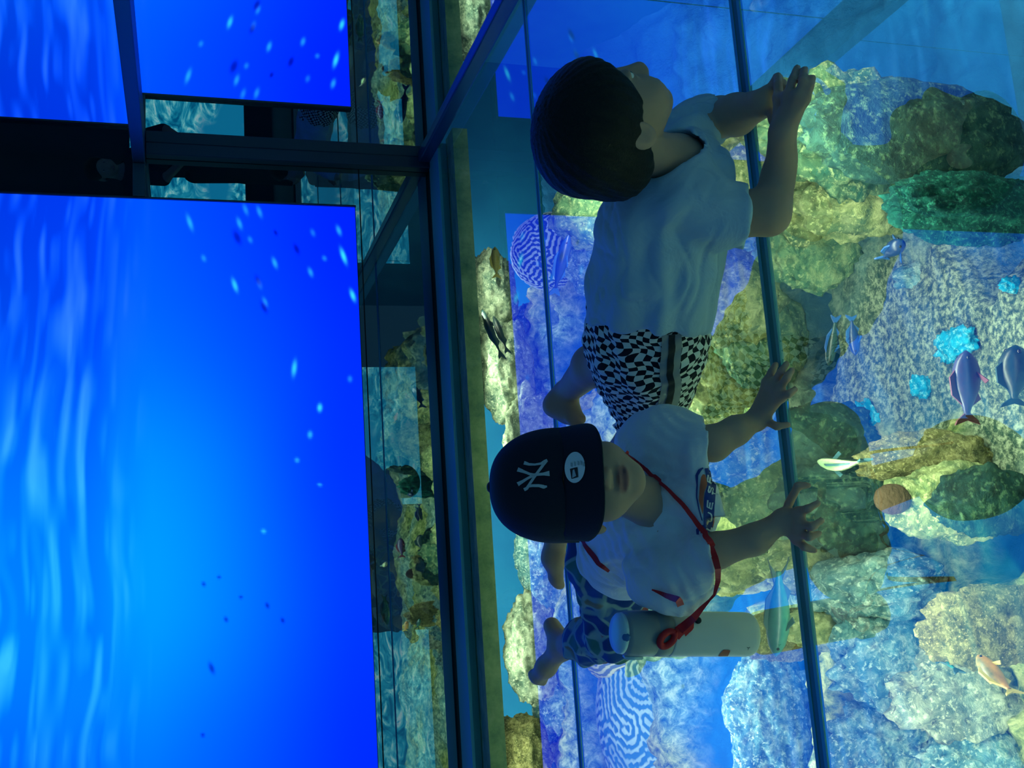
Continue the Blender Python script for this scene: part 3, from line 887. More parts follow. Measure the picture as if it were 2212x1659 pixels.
def head_local(sd, O, A, s, nose=True):
    """A child's head about O; rows of A are the head's right, front and up."""
    R, Fv, U = A
    q = lambda x, y, z: O + (R * x + Fv * y + U * z) * s
    e = lambda c, r, k, op='add': sd.ell(q(*c), [t * s for t in r], A, k * s, op)
    e((0, -.012, .030), (.073, .090, .072), .01)
    e((0, .026, -.026), (.060, .056, .068), .03)
    e((0, .058, -.082), (.024, .020, .017), .03)
    for g in (-1, 1):
        e((g * .034, .054, -.038), (.028, .026, .028), .025)
        e((g * .030, .098, .004), (.019, .020, .011), .02, 'sub')
        e((g * .073, -.008, -.012), (.011, .021, .031), .008)
        e((g * .083, -.004, -.008), (.007, .011, .019), .006, 'sub')
        e((g * .009, .088, -.036), (.0085, .008, .007), .006)
    sd.cap(q(0, .079, .000), q(0, .094, -.031), .007 * s, .0105 * s, .012 * s)
    e((0, .0805, -.0560), (.024, .009, .0046), .006)       # upper lip
    e((0, .0800, -.0655), (.019, .009, .0052), .006)       # lower lip
    sd.cap(q(-.026, .0800, -.0600), q(0, .0880, -.0606), .0022 * s, .0026 * s, .003 * s, 'sub')
    sd.cap(q(.026, .0800, -.0600), q(0, .0880, -.0606), .0022 * s, .0026 * s, .003 * s, 'sub')
    for g in (-1, 1):
        e((g * .0295, .0705, .0105), (.0150, .0125, .0075), .004)      # upper lid
        e((g * .0295, .0695, -.0035), (.0140, .0120, .0060), .004)     # lower lid
    return q


def hand(sd, wrist, palm, spread, rw, k=.004, rf=.0076):
    """wrist: joint; palm: knuckle points, little finger to index; spread: chains from knuckle to tip, the thumb last."""
    c = sum(np.array(p) for p in palm) / len(palm)
    for p in palm:
        sd.cap(wrist, p, rw, .0078, .008)
    for a, b in zip(palm[:-1], palm[1:]):
        sd.cap(a, b, .0085, .0085, .008)
    for ch in spread:
        n = len(ch); r = np.linspace(rf, rf * .76, n)
        for i in range(n - 1):
            sd.cap(ch[i], ch[i + 1], r[i], r[i + 1], k)


def body_mesh(name, sd, root, q=None, s=1.0, A=None, O=None):
    V, F = sd.mesh()
    V[:, 2] = np.maximum(V[:, 2], .0012)
    o = obj(name, V, F, M_SKIN, root)
    a = o.data.attributes.new('lip', 'FLOAT', 'POINT'); val = np.zeros(len(V), np.float32)
    if O is not None:
        l = (V - O) @ A.T / s
        val = np.clip(1.2 - np.sqrt((l[:, 0] / .023) ** 2 + ((l[:, 1] - .085) / .014) ** 2 + ((l[:, 2] + .0610) / .0095) ** 2), 0, .35).astype(np.float32) / .35
    a.data.foreach_set('value', val)
    return V, F


def frame(fwd, up):
    f = fwd / np.linalg.norm(fwd); u = up - f * (up @ f); u /= np.linalg.norm(u); return np.array([np.cross(f, u), f, u])


def eyes(root, q, s, A, white, iris):
    for g in (-1, 1):
        V, F = ico(3)
        e = obj('eye', V * .0108 * s + q(g * .0295, .0695, .0035), F, white, root)
        c = q(g * .0295, .0695, .0035)
        obj('iris', V * np.array([1, 1, 1]) * .0062 * s + c + A[1] * .0058 * s, F, iris, e)


M_WHITE = mat('eye_white', (.7, .68, .66), rough=.2); M_IRIS = mat('dark_iris', (.012, .008, .006), rough=.1)

# ------------------------------------------------ the child in the dark cap, crawling towards the viewer
kid = empty('person', Zp(1560, 1090, 0.0))
tag(kid, 'child in a dark cap, white printed shirt and floral trousers crawling forward on spread hands', 'person')
O2 = P(1252, 1048, 1.585)
v2 = (O2 - CAM) / np.linalg.norm(O2 - CAM)
up2 = np.array([0, 0, 1.0]) - v2 * (-0 + np.array([0, 0, 1.0]) @ v2); up2 /= np.linalg.norm(up2)
rt2 = RT - v2 * (RT @ v2); rt2 -= up2 * (rt2 @ up2); rt2 /= np.linalg.norm(rt2)
A2 = frame(-v2 * 1.0 + rt2 * .10 - up2 * .10, up2 + rt2 * .0)
HS2 = .96
sd = Sdf((-.42, 1.36, -.01), (.42, 2.74, .56), .0038)
q2 = head_local(sd, O2, A2, HS2)
chest = P(1452, 1095, 1.67)
sd.cap(q2(0, -.02, -.05), chest + np.array([0, 0, .02]), .034, .045, .02)
sd.cap(chest, P(1340, 1190, 2.02), .066, .072, .02)
shL, shR = P(1412, 945, 1.68), P(1432, 1245, 1.68)
sd.cap(shL, chest, .035, .05, .02); sd.cap(shR, chest, .035, .05, .02)
elL, elR = P(1540, 958, 1.57), P(1545, 1190, 1.57)
wrL, wrR = Zp(1634, 907, .040), Zp(1692, 1124, .040)
sd.chain([shL, elL, P(1590, 930, 1.56), wrL], [.033, .0285, .0235, .0165]); sd.chain([shR, elR, P(1630, 1165, 1.535), wrR], [.033, .0285, .0240, .0165])
z1, z2, z3 = .024, .021, .008
# his left hand: little finger and ring finger close, index apart, thumb towards the viewer's left
kn = [Zp(1657, 826, z1), Zp(1670, 830, z1), Zp(1682, 841, z1), Zp(1688, 857, z1)]
hand(sd, wrL, kn, [[kn[0], Zp(1667, 803, z2), Zp(1676, 787, z3)], [kn[1], Zp(1687, 804, z2), Zp(1699, 786, z3)], [kn[2], Zp(1700, 816, z2), Zp(1711, 799, z3)],
                   [kn[3], Zp(1704, 851, z2), Zp(1717, 841, z3)], [Zp(1652, 908, .03), Zp(1678, 921, .024), Zp(1702, 918, z3)]], .0155)
# his right hand: thumb up the picture, four curled fingers
kn = [Zp(1722, 1166, z1), Zp(1726, 1150, z1 + .004), Zp(1727, 1130, z1 + .006), Zp(1726, 1106, z1 + .004)]
hand(sd, wrR, kn, [[kn[0], Zp(1737, 1181, z2 + .003), Zp(1759, 1189, z3)], [kn[1], Zp(1748, 1161, z2 + .006), Zp(1769, 1152, z3)], [kn[2], Zp(1755, 1138, z2 + .006), Zp(1775, 1124, z3)],
                   [kn[3], Zp(1745, 1099, z2 + .004), Zp(1767, 1087, z3)], [Zp(1703, 1090, .03), Zp(1724, 1049, .022), Zp(1746, 1049, z3)]], .016)
# legs: one knee out to the side, both bare feet trailing
knR, anR = P(1325, 1372, 2.18), P(1215, 1395, 2.46)
sd.chain([P(1320, 1230, 2.05), knR, anR], [.06, .045, .028], .02)
sd.chain([anR, P(1192, 1352, 2.50)], [.028, .021], .02)
sd.chain([anR, P(1180, 1440, 2.54), P(1160, 1462, 2.58)], [.027, .023, .019], .02)
for i, (tx, ty) in enumerate(((1150, 1456), (1153, 1464), (1159, 1470), (1166, 1473), (1174, 1474))):
    sd.cap(P(1166 + i * 3, 1452 + i * 2, 2.57), P(tx, ty, 2.585), .010, .0085 if i else .011, .006)
knL, anL = P(1310, 1060, 2.2), P(1203, 1150, 2.48)
sd.chain([P(1320, 1130, 2.05), knL, anL], [.06, .045, .027], .02)
sd.chain([anL, P(1195, 1205, 2.50), P(1203, 1250, 2.52)], [.028, .026, .017], .02)
for i, (tx, ty) in enumerate(((1211, 1264), (1205, 1266), (1199, 1262), (1194, 1256), (1190, 1248))):
    sd.cap(P(1204 - i * 3, 1240 - i * 3, 2.52), P(tx, ty, 2.525), .010, .011 if i == 0 else .008, .005)
B2 = body_mesh('body', sd, kid, q2, HS2, A2, O2)
eyes(kid, q2, HS2, A2, M_WHITE, M_IRIS)

# white shirt
sd = Sdf((-.34, 1.44, -.0), (.36, 2.30, .50), .0042)
sd.cap(P(1430, 1095, 1.70), P(1350, 1190, 2.00), .092, .098, .03)
sd.cap(P(1478, 1080, 1.63), P(1455, 1090, 1.72), .058, .075, .03)
sd.ell(P(1515, 1066, 1.572), (.086, .03, .031), None, .03)
for a, b, r0, r1 in ((P(1400, 962, 1.70), P(1440, 950, 1.66), .060, .054), (P(1440, 950, 1.66), P(1545, 962, 1.575), .056, .044), (P(1422, 1240, 1.70), P(1462, 1246, 1.66), .062, .060), (P(1462, 1246, 1.66), P(1560, 1188, 1.553), .060, .043)):
    sd.cap(a, b, r0, r1, .03)
ax = lambda a, b: (b - a) / np.linalg.norm(b - a)
sd.cut(P(1529, 960, 1.575), -UP + RT * .08 - FWD * .12, .004, P(1529, 960, 1.575) - .075, P(1529, 960, 1.575) + .075)
sd.cut(P(1534, 1190, 1.58), -UP + RT * .12 - FWD * .12, .004, P(1533, 1190, 1.58) - np.array([.055, .075, .075]), P(1533, 1190, 1.58) + np.array([.045, .075, .075]))
hp = ax(P(1430, 1095, 1.70), P(1350, 1190, 2.00)); sd.cut(P(1352, 1190, 2.05), hp, .01)
# neck opening
sd.cap(q2(0, .0, -.04), P(1400, 1058, 1.55), .050, .043, .006, 'sub'); sd.cap(P(1400, 1058, 1.55), P(1428, 1064, 1.555), .043, .024, .012, 'sub')
def folds2(x, y, z):
    w = .015 * np.sin(x * 23 + y * 17) + .011 * np.sin(z * 41 + y * 13)
    f = .0022 * np.sin((x * .8 + z * .5 + w) * 95) * np.sin(y * 9 + 1) + .0018 * np.sin((y * .9 - x * .5 + z * .8 + w * 1.5) * 120 + 1.3) * (.4 + .6 * np.sin(x * 14))
    return f + .0016 * np.sin((x - z + 2 * w) * 170) * np.sin(y * 19 + x * 11)
sd.warp(folds2)
S2 = wrinkle(sd.mesh(), [((.2, -1, .4), 15, .28, .0050, 2), ((1, .3, -.5), 19, .30, .0045, 5), ((.1, -.4, 1), 30, .4, .0020, 8)])
obj('shirt', *S2, M_SHIRT2, kid)
# sleeve hems
T2 = bvh(S2)

# floral trousers
def floral_build(nt, b):
    v = coords(nt)
    dn = N(nt, 'ShaderNodeTexNoise'); dn.inputs['Scale'].default_value = 9; L(nt, v, dn.inputs['Vector'])
    va = N(nt, 'ShaderNodeVectorMath', operation='MULTIPLY_ADD'); va.inputs[1].default_value = (.035,) * 3; L(nt, dn.outputs['Color'], va.inputs[0]); L(nt, v, va.inputs[2])
    vo = N(nt, 'ShaderNodeTexVoronoi'); vo.inputs['Scale'].default_value = 19; L(nt, va.outputs[0], vo.inputs['Vector'])
    vd = N(nt, 'ShaderNodeTexVoronoi', feature='DISTANCE_TO_EDGE'); vd.inputs['Scale'].default_value = 19; L(nt, va.outputs[0], vd.inputs['Vector'])
    sp = N(nt, 'ShaderNodeSeparateColor'); L(nt, vo.outputs['Color'], sp.inputs[0])
    c = ramp(nt, sp.outputs[0], ((.0, (.012, .05, .22)), (.38, (.04, .17, .16)), (.58, (.30, .07, .08)), (.66, (.20, .18, .12)), (.78, (.02, .08, .30))), 'CONSTANT')
    e = ramp(nt, vd.outputs['Distance'], ((.05, (1, 1, 1)), (.11, (0, 0, 0))))
    L(nt, mixc(nt, e, c, (.20, .32, .36)), b.inputs['Base Color'])
M_FLORAL = mat('floral_cotton', rough=.85, spec=.2, build=floral_build)
sd = Sdf((-.36, 1.80, -.0), (.34, 2.62, .40), .0045)
sd.ell(P(1318, 1180, 2.06), (.105, .095, .085), None, .03)
sd.chain([P(1315, 1225, 2.07), P(1330, 1360, 2.17), P(1250, 1392, 2.40)], [.082, .062, .052], .03)
sd.chain([P(1320, 1130, 2.07), P(1312, 1060, 2.2), P(1225, 1110, 2.44)], [.080, .060, .050], .03)
cR = ax(P(1330, 1360, 2.17), P(1250, 1392, 2.40)); sd.cut(P(1246, 1392, 2.375), cR, .004, P(1246, 1392, 2.375) - .1, P(1246, 1392, 2.375) + np.array([.08, .16, .1]))
cL = ax(P(1312, 1060, 2.2), P(1225, 1110, 2.44)); sd.cut(P(1240, 1100, 2.40), cL, .004, P(1240, 1100, 2.40) - np.array([.06, .1, .1]), P(1240, 1100, 2.40) + np.array([.09, .18, .1]))
sd.warp(lambda x, y, z: .003 * np.sin((x * .6 + y + z + .012 * np.sin(x * 31)) * 75) + .0022 * np.sin((x - y * .4 + z) * 110))
PT2 = sd.mesh(); PT2[0][:, 2] = np.maximum(PT2[0][:, 2], .001)
obj('trousers', *PT2, M_FLORAL, kid)

# hair at the nape and the dark cap
M_CAPC = mat('navy_cap_cloth', (.006, .009, .022), rough=.75, spec=.25, build=lambda nt, b: bump(nt, b, noise_tex(nt, coords(nt), 350, 2), .2, .002))
M_CAPB = mat('cap_button', (.004, .006, .016), rough=.6)
M_THREAD = mat('silver_grey_thread', (.42, .46, .50), rough=.7)
cc = P(1206, 1047, 1.575)
R2, F2_, U2 = A2
cl = lambda x, y, z: cc + R2 * x + F2_ * y + U2 * z
cap = None
V, Fc, seg, rows = [], [], 60, 22
ca_, cb_, ch_ = .0885, .0990, .106
for j in range(rows + 1):
    t = j / rows * math.pi / 2
    rr_, hh = math.cos(t) ** .82, math.sin(t) ** .95
    for k in range(seg):
        a = 2 * math.pi * k / seg
        seam = 1 - .010 * max(0, 1 - abs(((k + 5) % 10) - 5) / 1.2) * (1 - j / rows) ** .3
        V.append(cl(ca_ * math.sin(a) * rr_ * seam, cb_ * math.cos(a) * rr_ * seam - .008, ch_ * hh - .0))
for j in range(rows):
    for k in range(seg):
        k2 = (k + 1) % seg
        Fc.append((j * seg + k, j * seg + k2, (j + 1) * seg + k2, (j + 1) * seg + k)[::-1])
# the lower band drops a little at the sides and back
W0 = len(V)
for k in range(seg):
    a = 2 * math.pi * k / seg
    V.append(cl(ca_ * math.sin(a) * 1.0, cb_ * math.cos(a) - .008, -.030 * (1 - max(0, math.cos(a))) ** .7))
for k in range(seg):
    Fc.append((W0 + k, W0 + (k + 1) % seg, (k + 1) % seg, k)[::-1])
CAPV = (V, Fc)
cap = obj('cap', V, Fc, M_CAPC, kid, label='dark navy cap with a stitched monogram and an oval sticker')
so = cap.modifiers.new('thickness', 'SOLIDIFY'); so.thickness = .002; so.offset = 1
obj('button', *lathe_vf([(.0085, 0), (.0085, .003), (.006, .006), (.002, .0072)], cl(0, -.008, ch_ - .001), U2, 20), M_CAPB, cap)
# visor
V, Fc, nu, nv = [], [], 41, 12
for i in range(nu):
    s_ = -1 + 2 * i / (nu - 1); a = s_ * math.radians(78)
    p0 = np.array([ca_ * math.sin(a), cb_ * math.cos(a) - .008, .0])
    ln = .072 * (1 - .62 * abs(s_) ** 3.2)
    for j in range(nv):
        t = j / (nv - 1)
        x = p0[0] * (1 + .04 * t); yv = p0[1] + ln * t * .64
        zv = -ln * t * .74 - .018 * s_ * s_ * t - .002 + .006 * math.sin(t * math.pi) * 0
        V.append(cl(x, yv, zv))
for i in range(nu - 1):
    for j in range(nv - 1):
        Fc.append((i * nv + j, i * nv + j + 1, (i + 1) * nv + j + 1, (i + 1) * nv + j))
VISV = (V, Fc)
vis = obj('visor', V, Fc, M_CAPC, cap)
so = vis.modifiers.new('thickness', 'SOLIDIFY'); so.thickness = .0025; so.offset = 0
TC = bvh(CAPV, VISV)
sc = lambda pl: [(1100 + x / 11.06, 960 + y / 11.06, w / 11.06) for x, y, w in pl]
mono = []
for pl in ([(365, 450, 85), (480, 487, 62), (620, 492, 50), (760, 470, 55), (850, 420, 70), (912, 390, 62)], [(905, 395, 60), (820, 495, 66), (700, 655, 64), (600, 790, 62), (480, 975, 62), (430, 1050, 75), (365, 1082, 80)],
           [(470, 1000, 55), (560, 985, 62), (720, 985, 66), (830, 1015, 85), (905, 1000, 40)], [(215, 605, 100), (380, 665, 68), (500, 712, 56), (610, 735, 60)], [(218, 955, 100), (330, 890, 72), (450, 812, 60), (570, 750, 64)],
           [(570, 735, 66), (700, 722, 58), (820, 712, 64), (965, 698, 122)]):
    mono.append(stroke_vf(TC, sc(pl), .0032, 1.5, 4))
obj('emblem', *join_vf(mono), M_THREAD, cap, label='silver-grey stitched interlocking monogram')
M_FOIL = mat('silver_foil', (.75, .80, .80), rough=.22, metal=.55)
M_INK = mat('black_ink', (.004, .006, .010), rough=.5)
def disc_vf(tree, c, ax1, ax2, off, n=36, rings=6):
    V = [on(tree, c[0], c[1], off)]; Fd = []
    for r_ in range(1, rings + 1):
        for k in range(n):
            t = 2 * math.pi * k / n
            V.append(on(tree, c[0] + (ax1[0] * math.cos(t) + ax2[0] * math.sin(t)) * r_ / rings, c[1] + (ax1[1] * math.cos(t) + ax2[1] * math.sin(t)) * r_ / rings, off))
    V = fill_gaps(V)
    for k in range(n):
        Fd.append((0, 1 + k, 1 + (k + 1) % n))
        for r_ in range(rings - 1):
            a = 1 + r_ * n
            Fd.append((a + k, a + n + k, a + n + (k + 1) % n, a + (k + 1) % n))
    return V, Fd
st = obj('sticker', *disc_vf(TC, (1242.8, 1010), (21.8, 3.5), (-3.2, 33.0), .0022), M_FOIL, cap, label='oval silver foil sticker on the visor')
zz = lambda x, y: (1100 + x / 11.06, 960 + y / 11.06)
pp = [patch_vf(TC, [zz(1465, 590), zz(1505, 825)], [zz(1640, 545), zz(1660, 780)], 8, 6, .0030)]
obj('sticker_print', *join_vf(pp), M_INK, st, smooth=False)
pp = [patch_vf(TC, [zz(1535, 620), zz(1525, 805)], [zz(1572, 595), zz(1622, 755)], 6, 4, .0036)]
for yy, x0 in ((440, 1480), (420, 1560), (400, 1640), (395, 1710), (430, 1770)):
    pp.append(patch_vf(TC, [zz(x0, yy), zz(x0 + 6, yy + 100)], [zz(x0 + 30, yy - 8), zz(x0 + 34, yy + 90)], 4, 2, .0034))
obj('sticker_lettering', *join_vf(pp), M_THREAD, st, smooth=False)

# print on the shirt front
M_PBLUE = mat('blue_print', (.012, .035, .22), rough=.7); M_PORANGE = mat('orange_print', (.50, .11, .05), rough=.7); M_PWHITE = mat('white_print', (.66, .68, .70), rough=.8)
s6 = lambda pl: [(1460 + p[0] / 6.38, 980 + p[1] / 6.38, *[w / 6.38 for w in p[2:]]) for p in pl]
pr = [patch_vf(T2, s6([(385, 1000), (382, 900), (385, 700), (400, 560), (430, 450), (425, 340), (395, 200)]), s6([(475, 1100), (512, 1000), (528, 800), (540, 560), (556, 400), (560, 300), (540, 190)]), 40, 10, .0016),
      stroke_vf(T2, s6([(362, 925, 14), (318, 770, 18), (288, 600, 20), (296, 430, 20), (290, 300, 40), (335, 222, 42), (375, 195, 20)]), .0016, 2, 4),
      patch_vf(T2, s6([(290, 1118), (282, 1045), (345, 985), (390, 985)]), s6([(325, 1118), (345, 1075), (390, 1050), (450, 1090)]), 14, 6, .0016),
      stroke_vf(T2, s6([(330, 1100, 30), (380, 1050, 40), (440, 1060, 50), (480, 1100, 30)]), .0015, 2, 4)]
prn = obj('chest_print', *join_vf(pr), M_PBLUE, kid, label='blue lettered band printed across the chest')
obj('orange_flash', *patch_vf(T2, s6([(362, 830), (318, 640), (332, 480), (345, 330), (370, 288)]), s6([(368, 830), (382, 620), (395, 520), (428, 420), (400, 292)]), 24, 6, .0022), M_PORANGE, prn)
obj('orange_stripe', *stroke_vf(T2, s6([(505, 1010, 10), (518, 930, 14), (526, 860, 10)]), .0022, 2, 3), M_PORANGE, prn)
GL = {'B': [[(0, 0), (0, 1), (.7, 1), (.85, .8), (.7, .55), (0, .52)], [(.7, .55), (.95, .3), (.75, 0), (0, 0)]], 'L': [[(0, 1), (0, 0), (.85, 0)]], 'U': [[(0, 1), (0, .25), (.2, 0), (.7, 0), (.9, .25), (.9, 1)]],
      'E': [[(.9, 1), (0, 1), (0, 0), (.9, 0)], [(0, .52), (.75, .52)]], 'S': [[(.9, .95), (.2, 1), (0, .8), (.1, .58), (.8, .45), (.9, .2), (.7, 0), (0, .05)]]}
lt = []
for ch, (cx, cy), w, h in (('B', (378, 1092), 62, 70), ('L', (452, 1022), 55, 62), ('U', (458, 868), 105, 60), ('E', (465, 695), 105, 62), ('S', (474, 500), 96, 56), ('E', (462, 350), 95, 56)):
    for pl in GL[ch]:
        pts = []
        for a, b in pl:                                      # across runs up the picture, the letters lean forward
            x = cx - (b - .5) * h - (a - .5) * -14; y = cy - (a - .5) * w - (b - .5) * 32
            pts.append((x, y, 19))
        lt.append(stroke_vf(T2, s6(pts), .0026, 1.2, 3))
obj('lettering', *join_vf(lt), M_PWHITE, prn)

# ------------------------------------------------ the dark-haired child, leaning on folded arms and peering down
boy = empty('person', Zp(1665, 400, 0.0))
tag(boy, 'dark-haired child in a pale blue shirt and checked shorts leaning on folded forearms, looking away', 'person')
O1 = P(1312, 270, 1.43)
v1 = (O1 - CAM) / np.linalg.norm(O1 - CAM)
iu = UP - v1 * (UP @ v1); iu /= np.linalg.norm(iu); ir = np.cross(v1, iu) ; ir = ir if ir @ RT > 0 else -ir
A1 = frame(ir * .94 - iu * .22 + v1 * .08, iu * .82 - v1 * .56 + ir * .20)
HS1 = 1.02
sd = Sdf((.14, 1.18, -.01), (1.06, 2.46, .50), .0038)
q1 = head_local(sd, O1, A1, HS1)
ch1 = P(1470, 410, 1.55)
sd.cap(q1(0, -.02, -.05), P(1462, 350, 1.52), .036, .042, .02)
sd.cap(P(1462, 350, 1.52), ch1, .042, .06, .02)
sd.chain([ch1, P(1420, 590, 1.62), P(1400, 710, 1.70)], [.072, .078, .074], .03)
sh1, sh1b = P(1490, 450, 1.50), P(1490, 290, 1.56)
el1, el1b = Zp(1660, 462, .034), Zp(1590, 248, .036)
wr1, wr1b = Zp(1690, 288, .040), Zp(1650, 222, .036)
sd.cap(sh1, ch1, .04, .05, .02); sd.cap(sh1b, ch1, .04, .05, .02)
sd.chain([sh1, P(1590, 462, 1.49), el1, P(1688, 380, 1.45), wr1], [.040, .037, .033, .029, .0215], .02)
sd.chain([sh1b, P(1555, 254, 1.59), el1b, wr1b], [.038, .034, .033, .024], .02)
z1, z2, z3 = .040, .036, .012
kn = [Zp(1739, 214, z1 - .012), Zp(1723, 208, z1 - .002), Zp(1704, 206, z1 + .002), Zp(1681, 210, z1)]
hand(sd, wr1, kn, [[kn[0], Zp(1749, 188, z2 - .012), Zp(1755, 168, z3)], [kn[1], Zp(1734, 178, z2 - .002), Zp(1738, 150, z3)], [kn[2], Zp(1712, 172, z2 + .004), Zp(1722, 147, z3)],
                   [kn[3], Zp(1681, 182, z2), Zp(1680, 163, z3 + .006)], [Zp(1670, 262, .035), Zp(1661, 228, .034), Zp(1659, 203, .028)]], .018, .0015, .0083)
kn = [Zp(1660, 222, .022), Zp(1664, 212, .022), Zp(1666, 202, .022), Zp(1664, 194, .022)]
hand(sd, wr1b, kn, [[kn[0], Zp(1690, 205, .018), Zp(1702, 190, .010)], [kn[1], Zp(1686, 194, .018), Zp(1694, 178, .010)], [kn[2], Zp(1680, 182, .018), Zp(1686, 168, .010)],
                    [kn[3], Zp(1672, 178, .018), Zp(1676, 164, .010)], [Zp(1652, 205, .030), Zp(1650, 196, .032), Zp(1660, 190, .026)]], .020)
kn1, an1 = P(1345, 795, 1.95), P(1222, 850, 2.22)
sd.chain([P(1390, 730, 1.74), kn1], [.070, .052], .02)
sd.chain([P(1335, 775, 1.96), P(1280, 790, 2.06), an1], [.048, .042, .026], .02)
sd.chain([an1, P(1197, 878, 2.24)], [.026, .023], .02)
sd.chain([P(1200, 872, 2.24), P(1228, 890, 2.22), P(1244, 902, 2.20)], [.024, .024, .018], .02)
for i, (tx, ty) in enumerate(((1256, 905), (1254, 911), (1249, 915), (1244, 917), (1239, 917))):
    sd.cap(P(1238 - i * 2, 896 + i * 2, 2.20), P(tx, ty, 2.195), .010, .011 if i == 0 else .008, .005)
knl = P(1440, 850, 1.88)
sd.chain([P(1410, 740, 1.74), knl], [.070, .050], .02); sd.chain([knl, P(1330, 985, 2.12)], [.044, .026], .02)
sd.chain([P(1330, 985, 2.12), P(1290, 1010, 2.2)], [.026, .018], .02)
B1 = body_mesh('body', sd, boy, q1, HS1, A1, O1)
eyes(boy, q1, HS1, A1, M_WHITE, M_IRIS)

# hair
sd = Sdf(O1 - .17, O1 + .17, .0030)
R1, F1_, U1 = A1
sd.ell(q1(0, -.012, .032), [t * HS1 for t in (.088, .106, .086)], A1, .01)
sd.ell(q1(0, -.055, -.030), [t * HS1 for t in (.070, .055, .058)], A1, .03)
sd.cut(q1(0, .066, .016), F1_ * .84 - U1 * .54, .010)
sd.cap(q1(-.09, .030, -.048), q1(.09, .030, -.048), .034 * HS1, .034 * HS1, .010, 'sub')
sd.cut(q1(0, -.05, -.075), -U1 - F1_ * .25, .012)
def strands(x, y, z):
    a = (x - O1[0]) * R1[0] + (y - O1[1]) * R1[1] + (z - O1[2]) * R1[2]; b = (x - O1[0]) * F1_[0] + (y - O1[1]) * F1_[1] + (z - O1[2]) * F1_[2]; c = (x - O1[0]) * U1[0] + (y - O1[1]) * U1[1] + (z - O1[2]) * U1[2]
    th = np.arctan2(a, b)
    return .0007 * np.sin(th * 31 + 4 * np.sin(c * 30)) + .0006 * np.sin(th * 67 + c * 50)
sd.warp(strands)
obj('hair', *sd.mesh(), M_HAIR, boy)

# pale blue shirt
sd = Sdf((.22, 1.28, -.0), (1.06, 2.06, .46), .0042)
sd.chain([P(1465, 400, 1.55), P(1430, 500, 1.585), P(1415, 600, 1.64), P(1400, 705, 1.70)], [.098, .104, .112, .114], .03)
sd.cap(P(1400, 470, 1.55), P(1360, 640, 1.68), .060, .066, .03)
sd.chain([P(1470, 440, 1.50), P(1560, 466, 1.475), P(1640, 470, 1.455)], [.066, .056, .053], .010)
sd.chain([P(1470, 300, 1.56), P(1520, 262, 1.585), P(1580, 250, 1.59)], [.056, .043, .038], .02)
c1 = P(1611, 470, 1.47); sd.cut(c1, -UP - RT * .06 - FWD * .10, .003, c1 - .085, c1 + .085)
c2 = P(1552, 254, 1.59); sd.cut(c2, -UP + RT * .18 - FWD * .1, .003, c2 - np.array([.07, .08, .08]), c2 + np.array([.09, .08, .08]))
sd.cut(P(1398, 712, 1.68), -RT * .96 + UP * .04 + FWD * .12, .006)
sd.cap(q1(0, -.02, -.05), P(1468, 338, 1.50), .050, .046, .008, 'sub')
def folds1(x, y, z):
    w = .018 * np.sin(x * 19 + y * 11) + .012 * np.sin(z * 37 - x * 15)
    f = .0030 * np.sin((x * .55 - y * .4 + z * .75 + w) * 78) * (.5 + .5 * np.sin(x * 9 + 2)) + .0022 * np.sin((x * .9 + y * .7 + w * 1.4) * 105)
    g = np.clip((.62 - x) / .14, 0, 1)
    return f + g * .0042 * np.sin((z * .9 + y * .35 + w) * 92)
sd.warp(folds1)
S1 = wrinkle(sd.mesh(), [((-.7, .7, -.1), 16, .26, .0060, 3), ((.5, -.1, -.9), 20, .30, .0050, 6), ((-.9, .2, .5), 34, .4, .0022, 9)]); S1[0][:, 2] = np.maximum(S1[0][:, 2], .002)
obj('shirt', *S1, M_SHIRT1, boy)

# checked shorts
sd = Sdf((.18, 1.46, -.0), (.78, 2.14, .40), .0045)
sA, sB = P(1398, 655, 1.69), P(1392, 905, 1.94)
sd.chain([P(1396, 665, 1.69), P(1398, 730, 1.75), P(1395, 800, 1.83)], [.104, .104, .090], .03)
sd.chain([P(1372, 740, 1.76), P(1358, 815, 1.92)], [.084, .064], .03)
sd.chain([P(1410, 745, 1.76), P(1400, 895, 1.92)], [.088, .070], .03)
sd.cut(P(1356, 835, 1.94), ax(P(1380, 700, 1.75), P(1356, 835, 1.94)), .004, P(1340, 845, 2.0) - np.array([.07, .10, .12]), P(1340, 845, 2.0) + np.array([.03, .12, .10]))
sd.warp(lambda x, y, z: .0030 * np.sin((x * .8 + y * .9 + z * .4 + .012 * np.sin(y * 37)) * 82) + .0022 * np.sin((x - y * .7 + z * 1.1) * 120))
SH = sd.mesh(); SH[0][:, 2] = np.maximum(SH[0][:, 2], .001)
def check_build(nt, b):
    uv = N(nt, 'ShaderNodeAttribute'); uv.attribute_name = 'weave'
    ck = N(nt, 'ShaderNodeTexChecker'); ck.inputs['Scale'].default_value = 1.0
    ck.inputs['Color1'].default_value = (.62, .66, .66, 1); ck.inputs['Color2'].default_value = (.006, .008, .016, 1)
    L(nt, uv.outputs['Vector'], ck.inputs['Vector']); L(nt, ck.outputs['Color'], b.inputs['Base Color'])
M_CHECK = mat('checked_cotton', rough=.85, spec=.2, build=check_build)
so_ = obj('shorts', *SH, M_CHECK, boy, label='black and white checked shorts with a dark side stripe')
axs = (sB - sA) / np.linalg.norm(sB - sA); e1 = np.cross(axs, (0, 0, 1.0)); e1 /= np.linalg.norm(e1); e2 = np.cross(axs, e1)
rel = SH[0] - sA; t_ = rel @ axs; th = np.arctan2(rel @ e2 + .0, rel @ e1)
wv_ = .30 * np.sin(t_ * 95 + 2 * th) + .25 * np.sin(th * 9 + t_ * 40)
uvv = np.stack([t_ / .0112 + wv_ + 100.01, th * .092 / .0112 + .5 * wv_ + .25 * np.sin(t_ * 150) + 100.01, np.full(len(t_), .5)], 1).astype(np.float32)
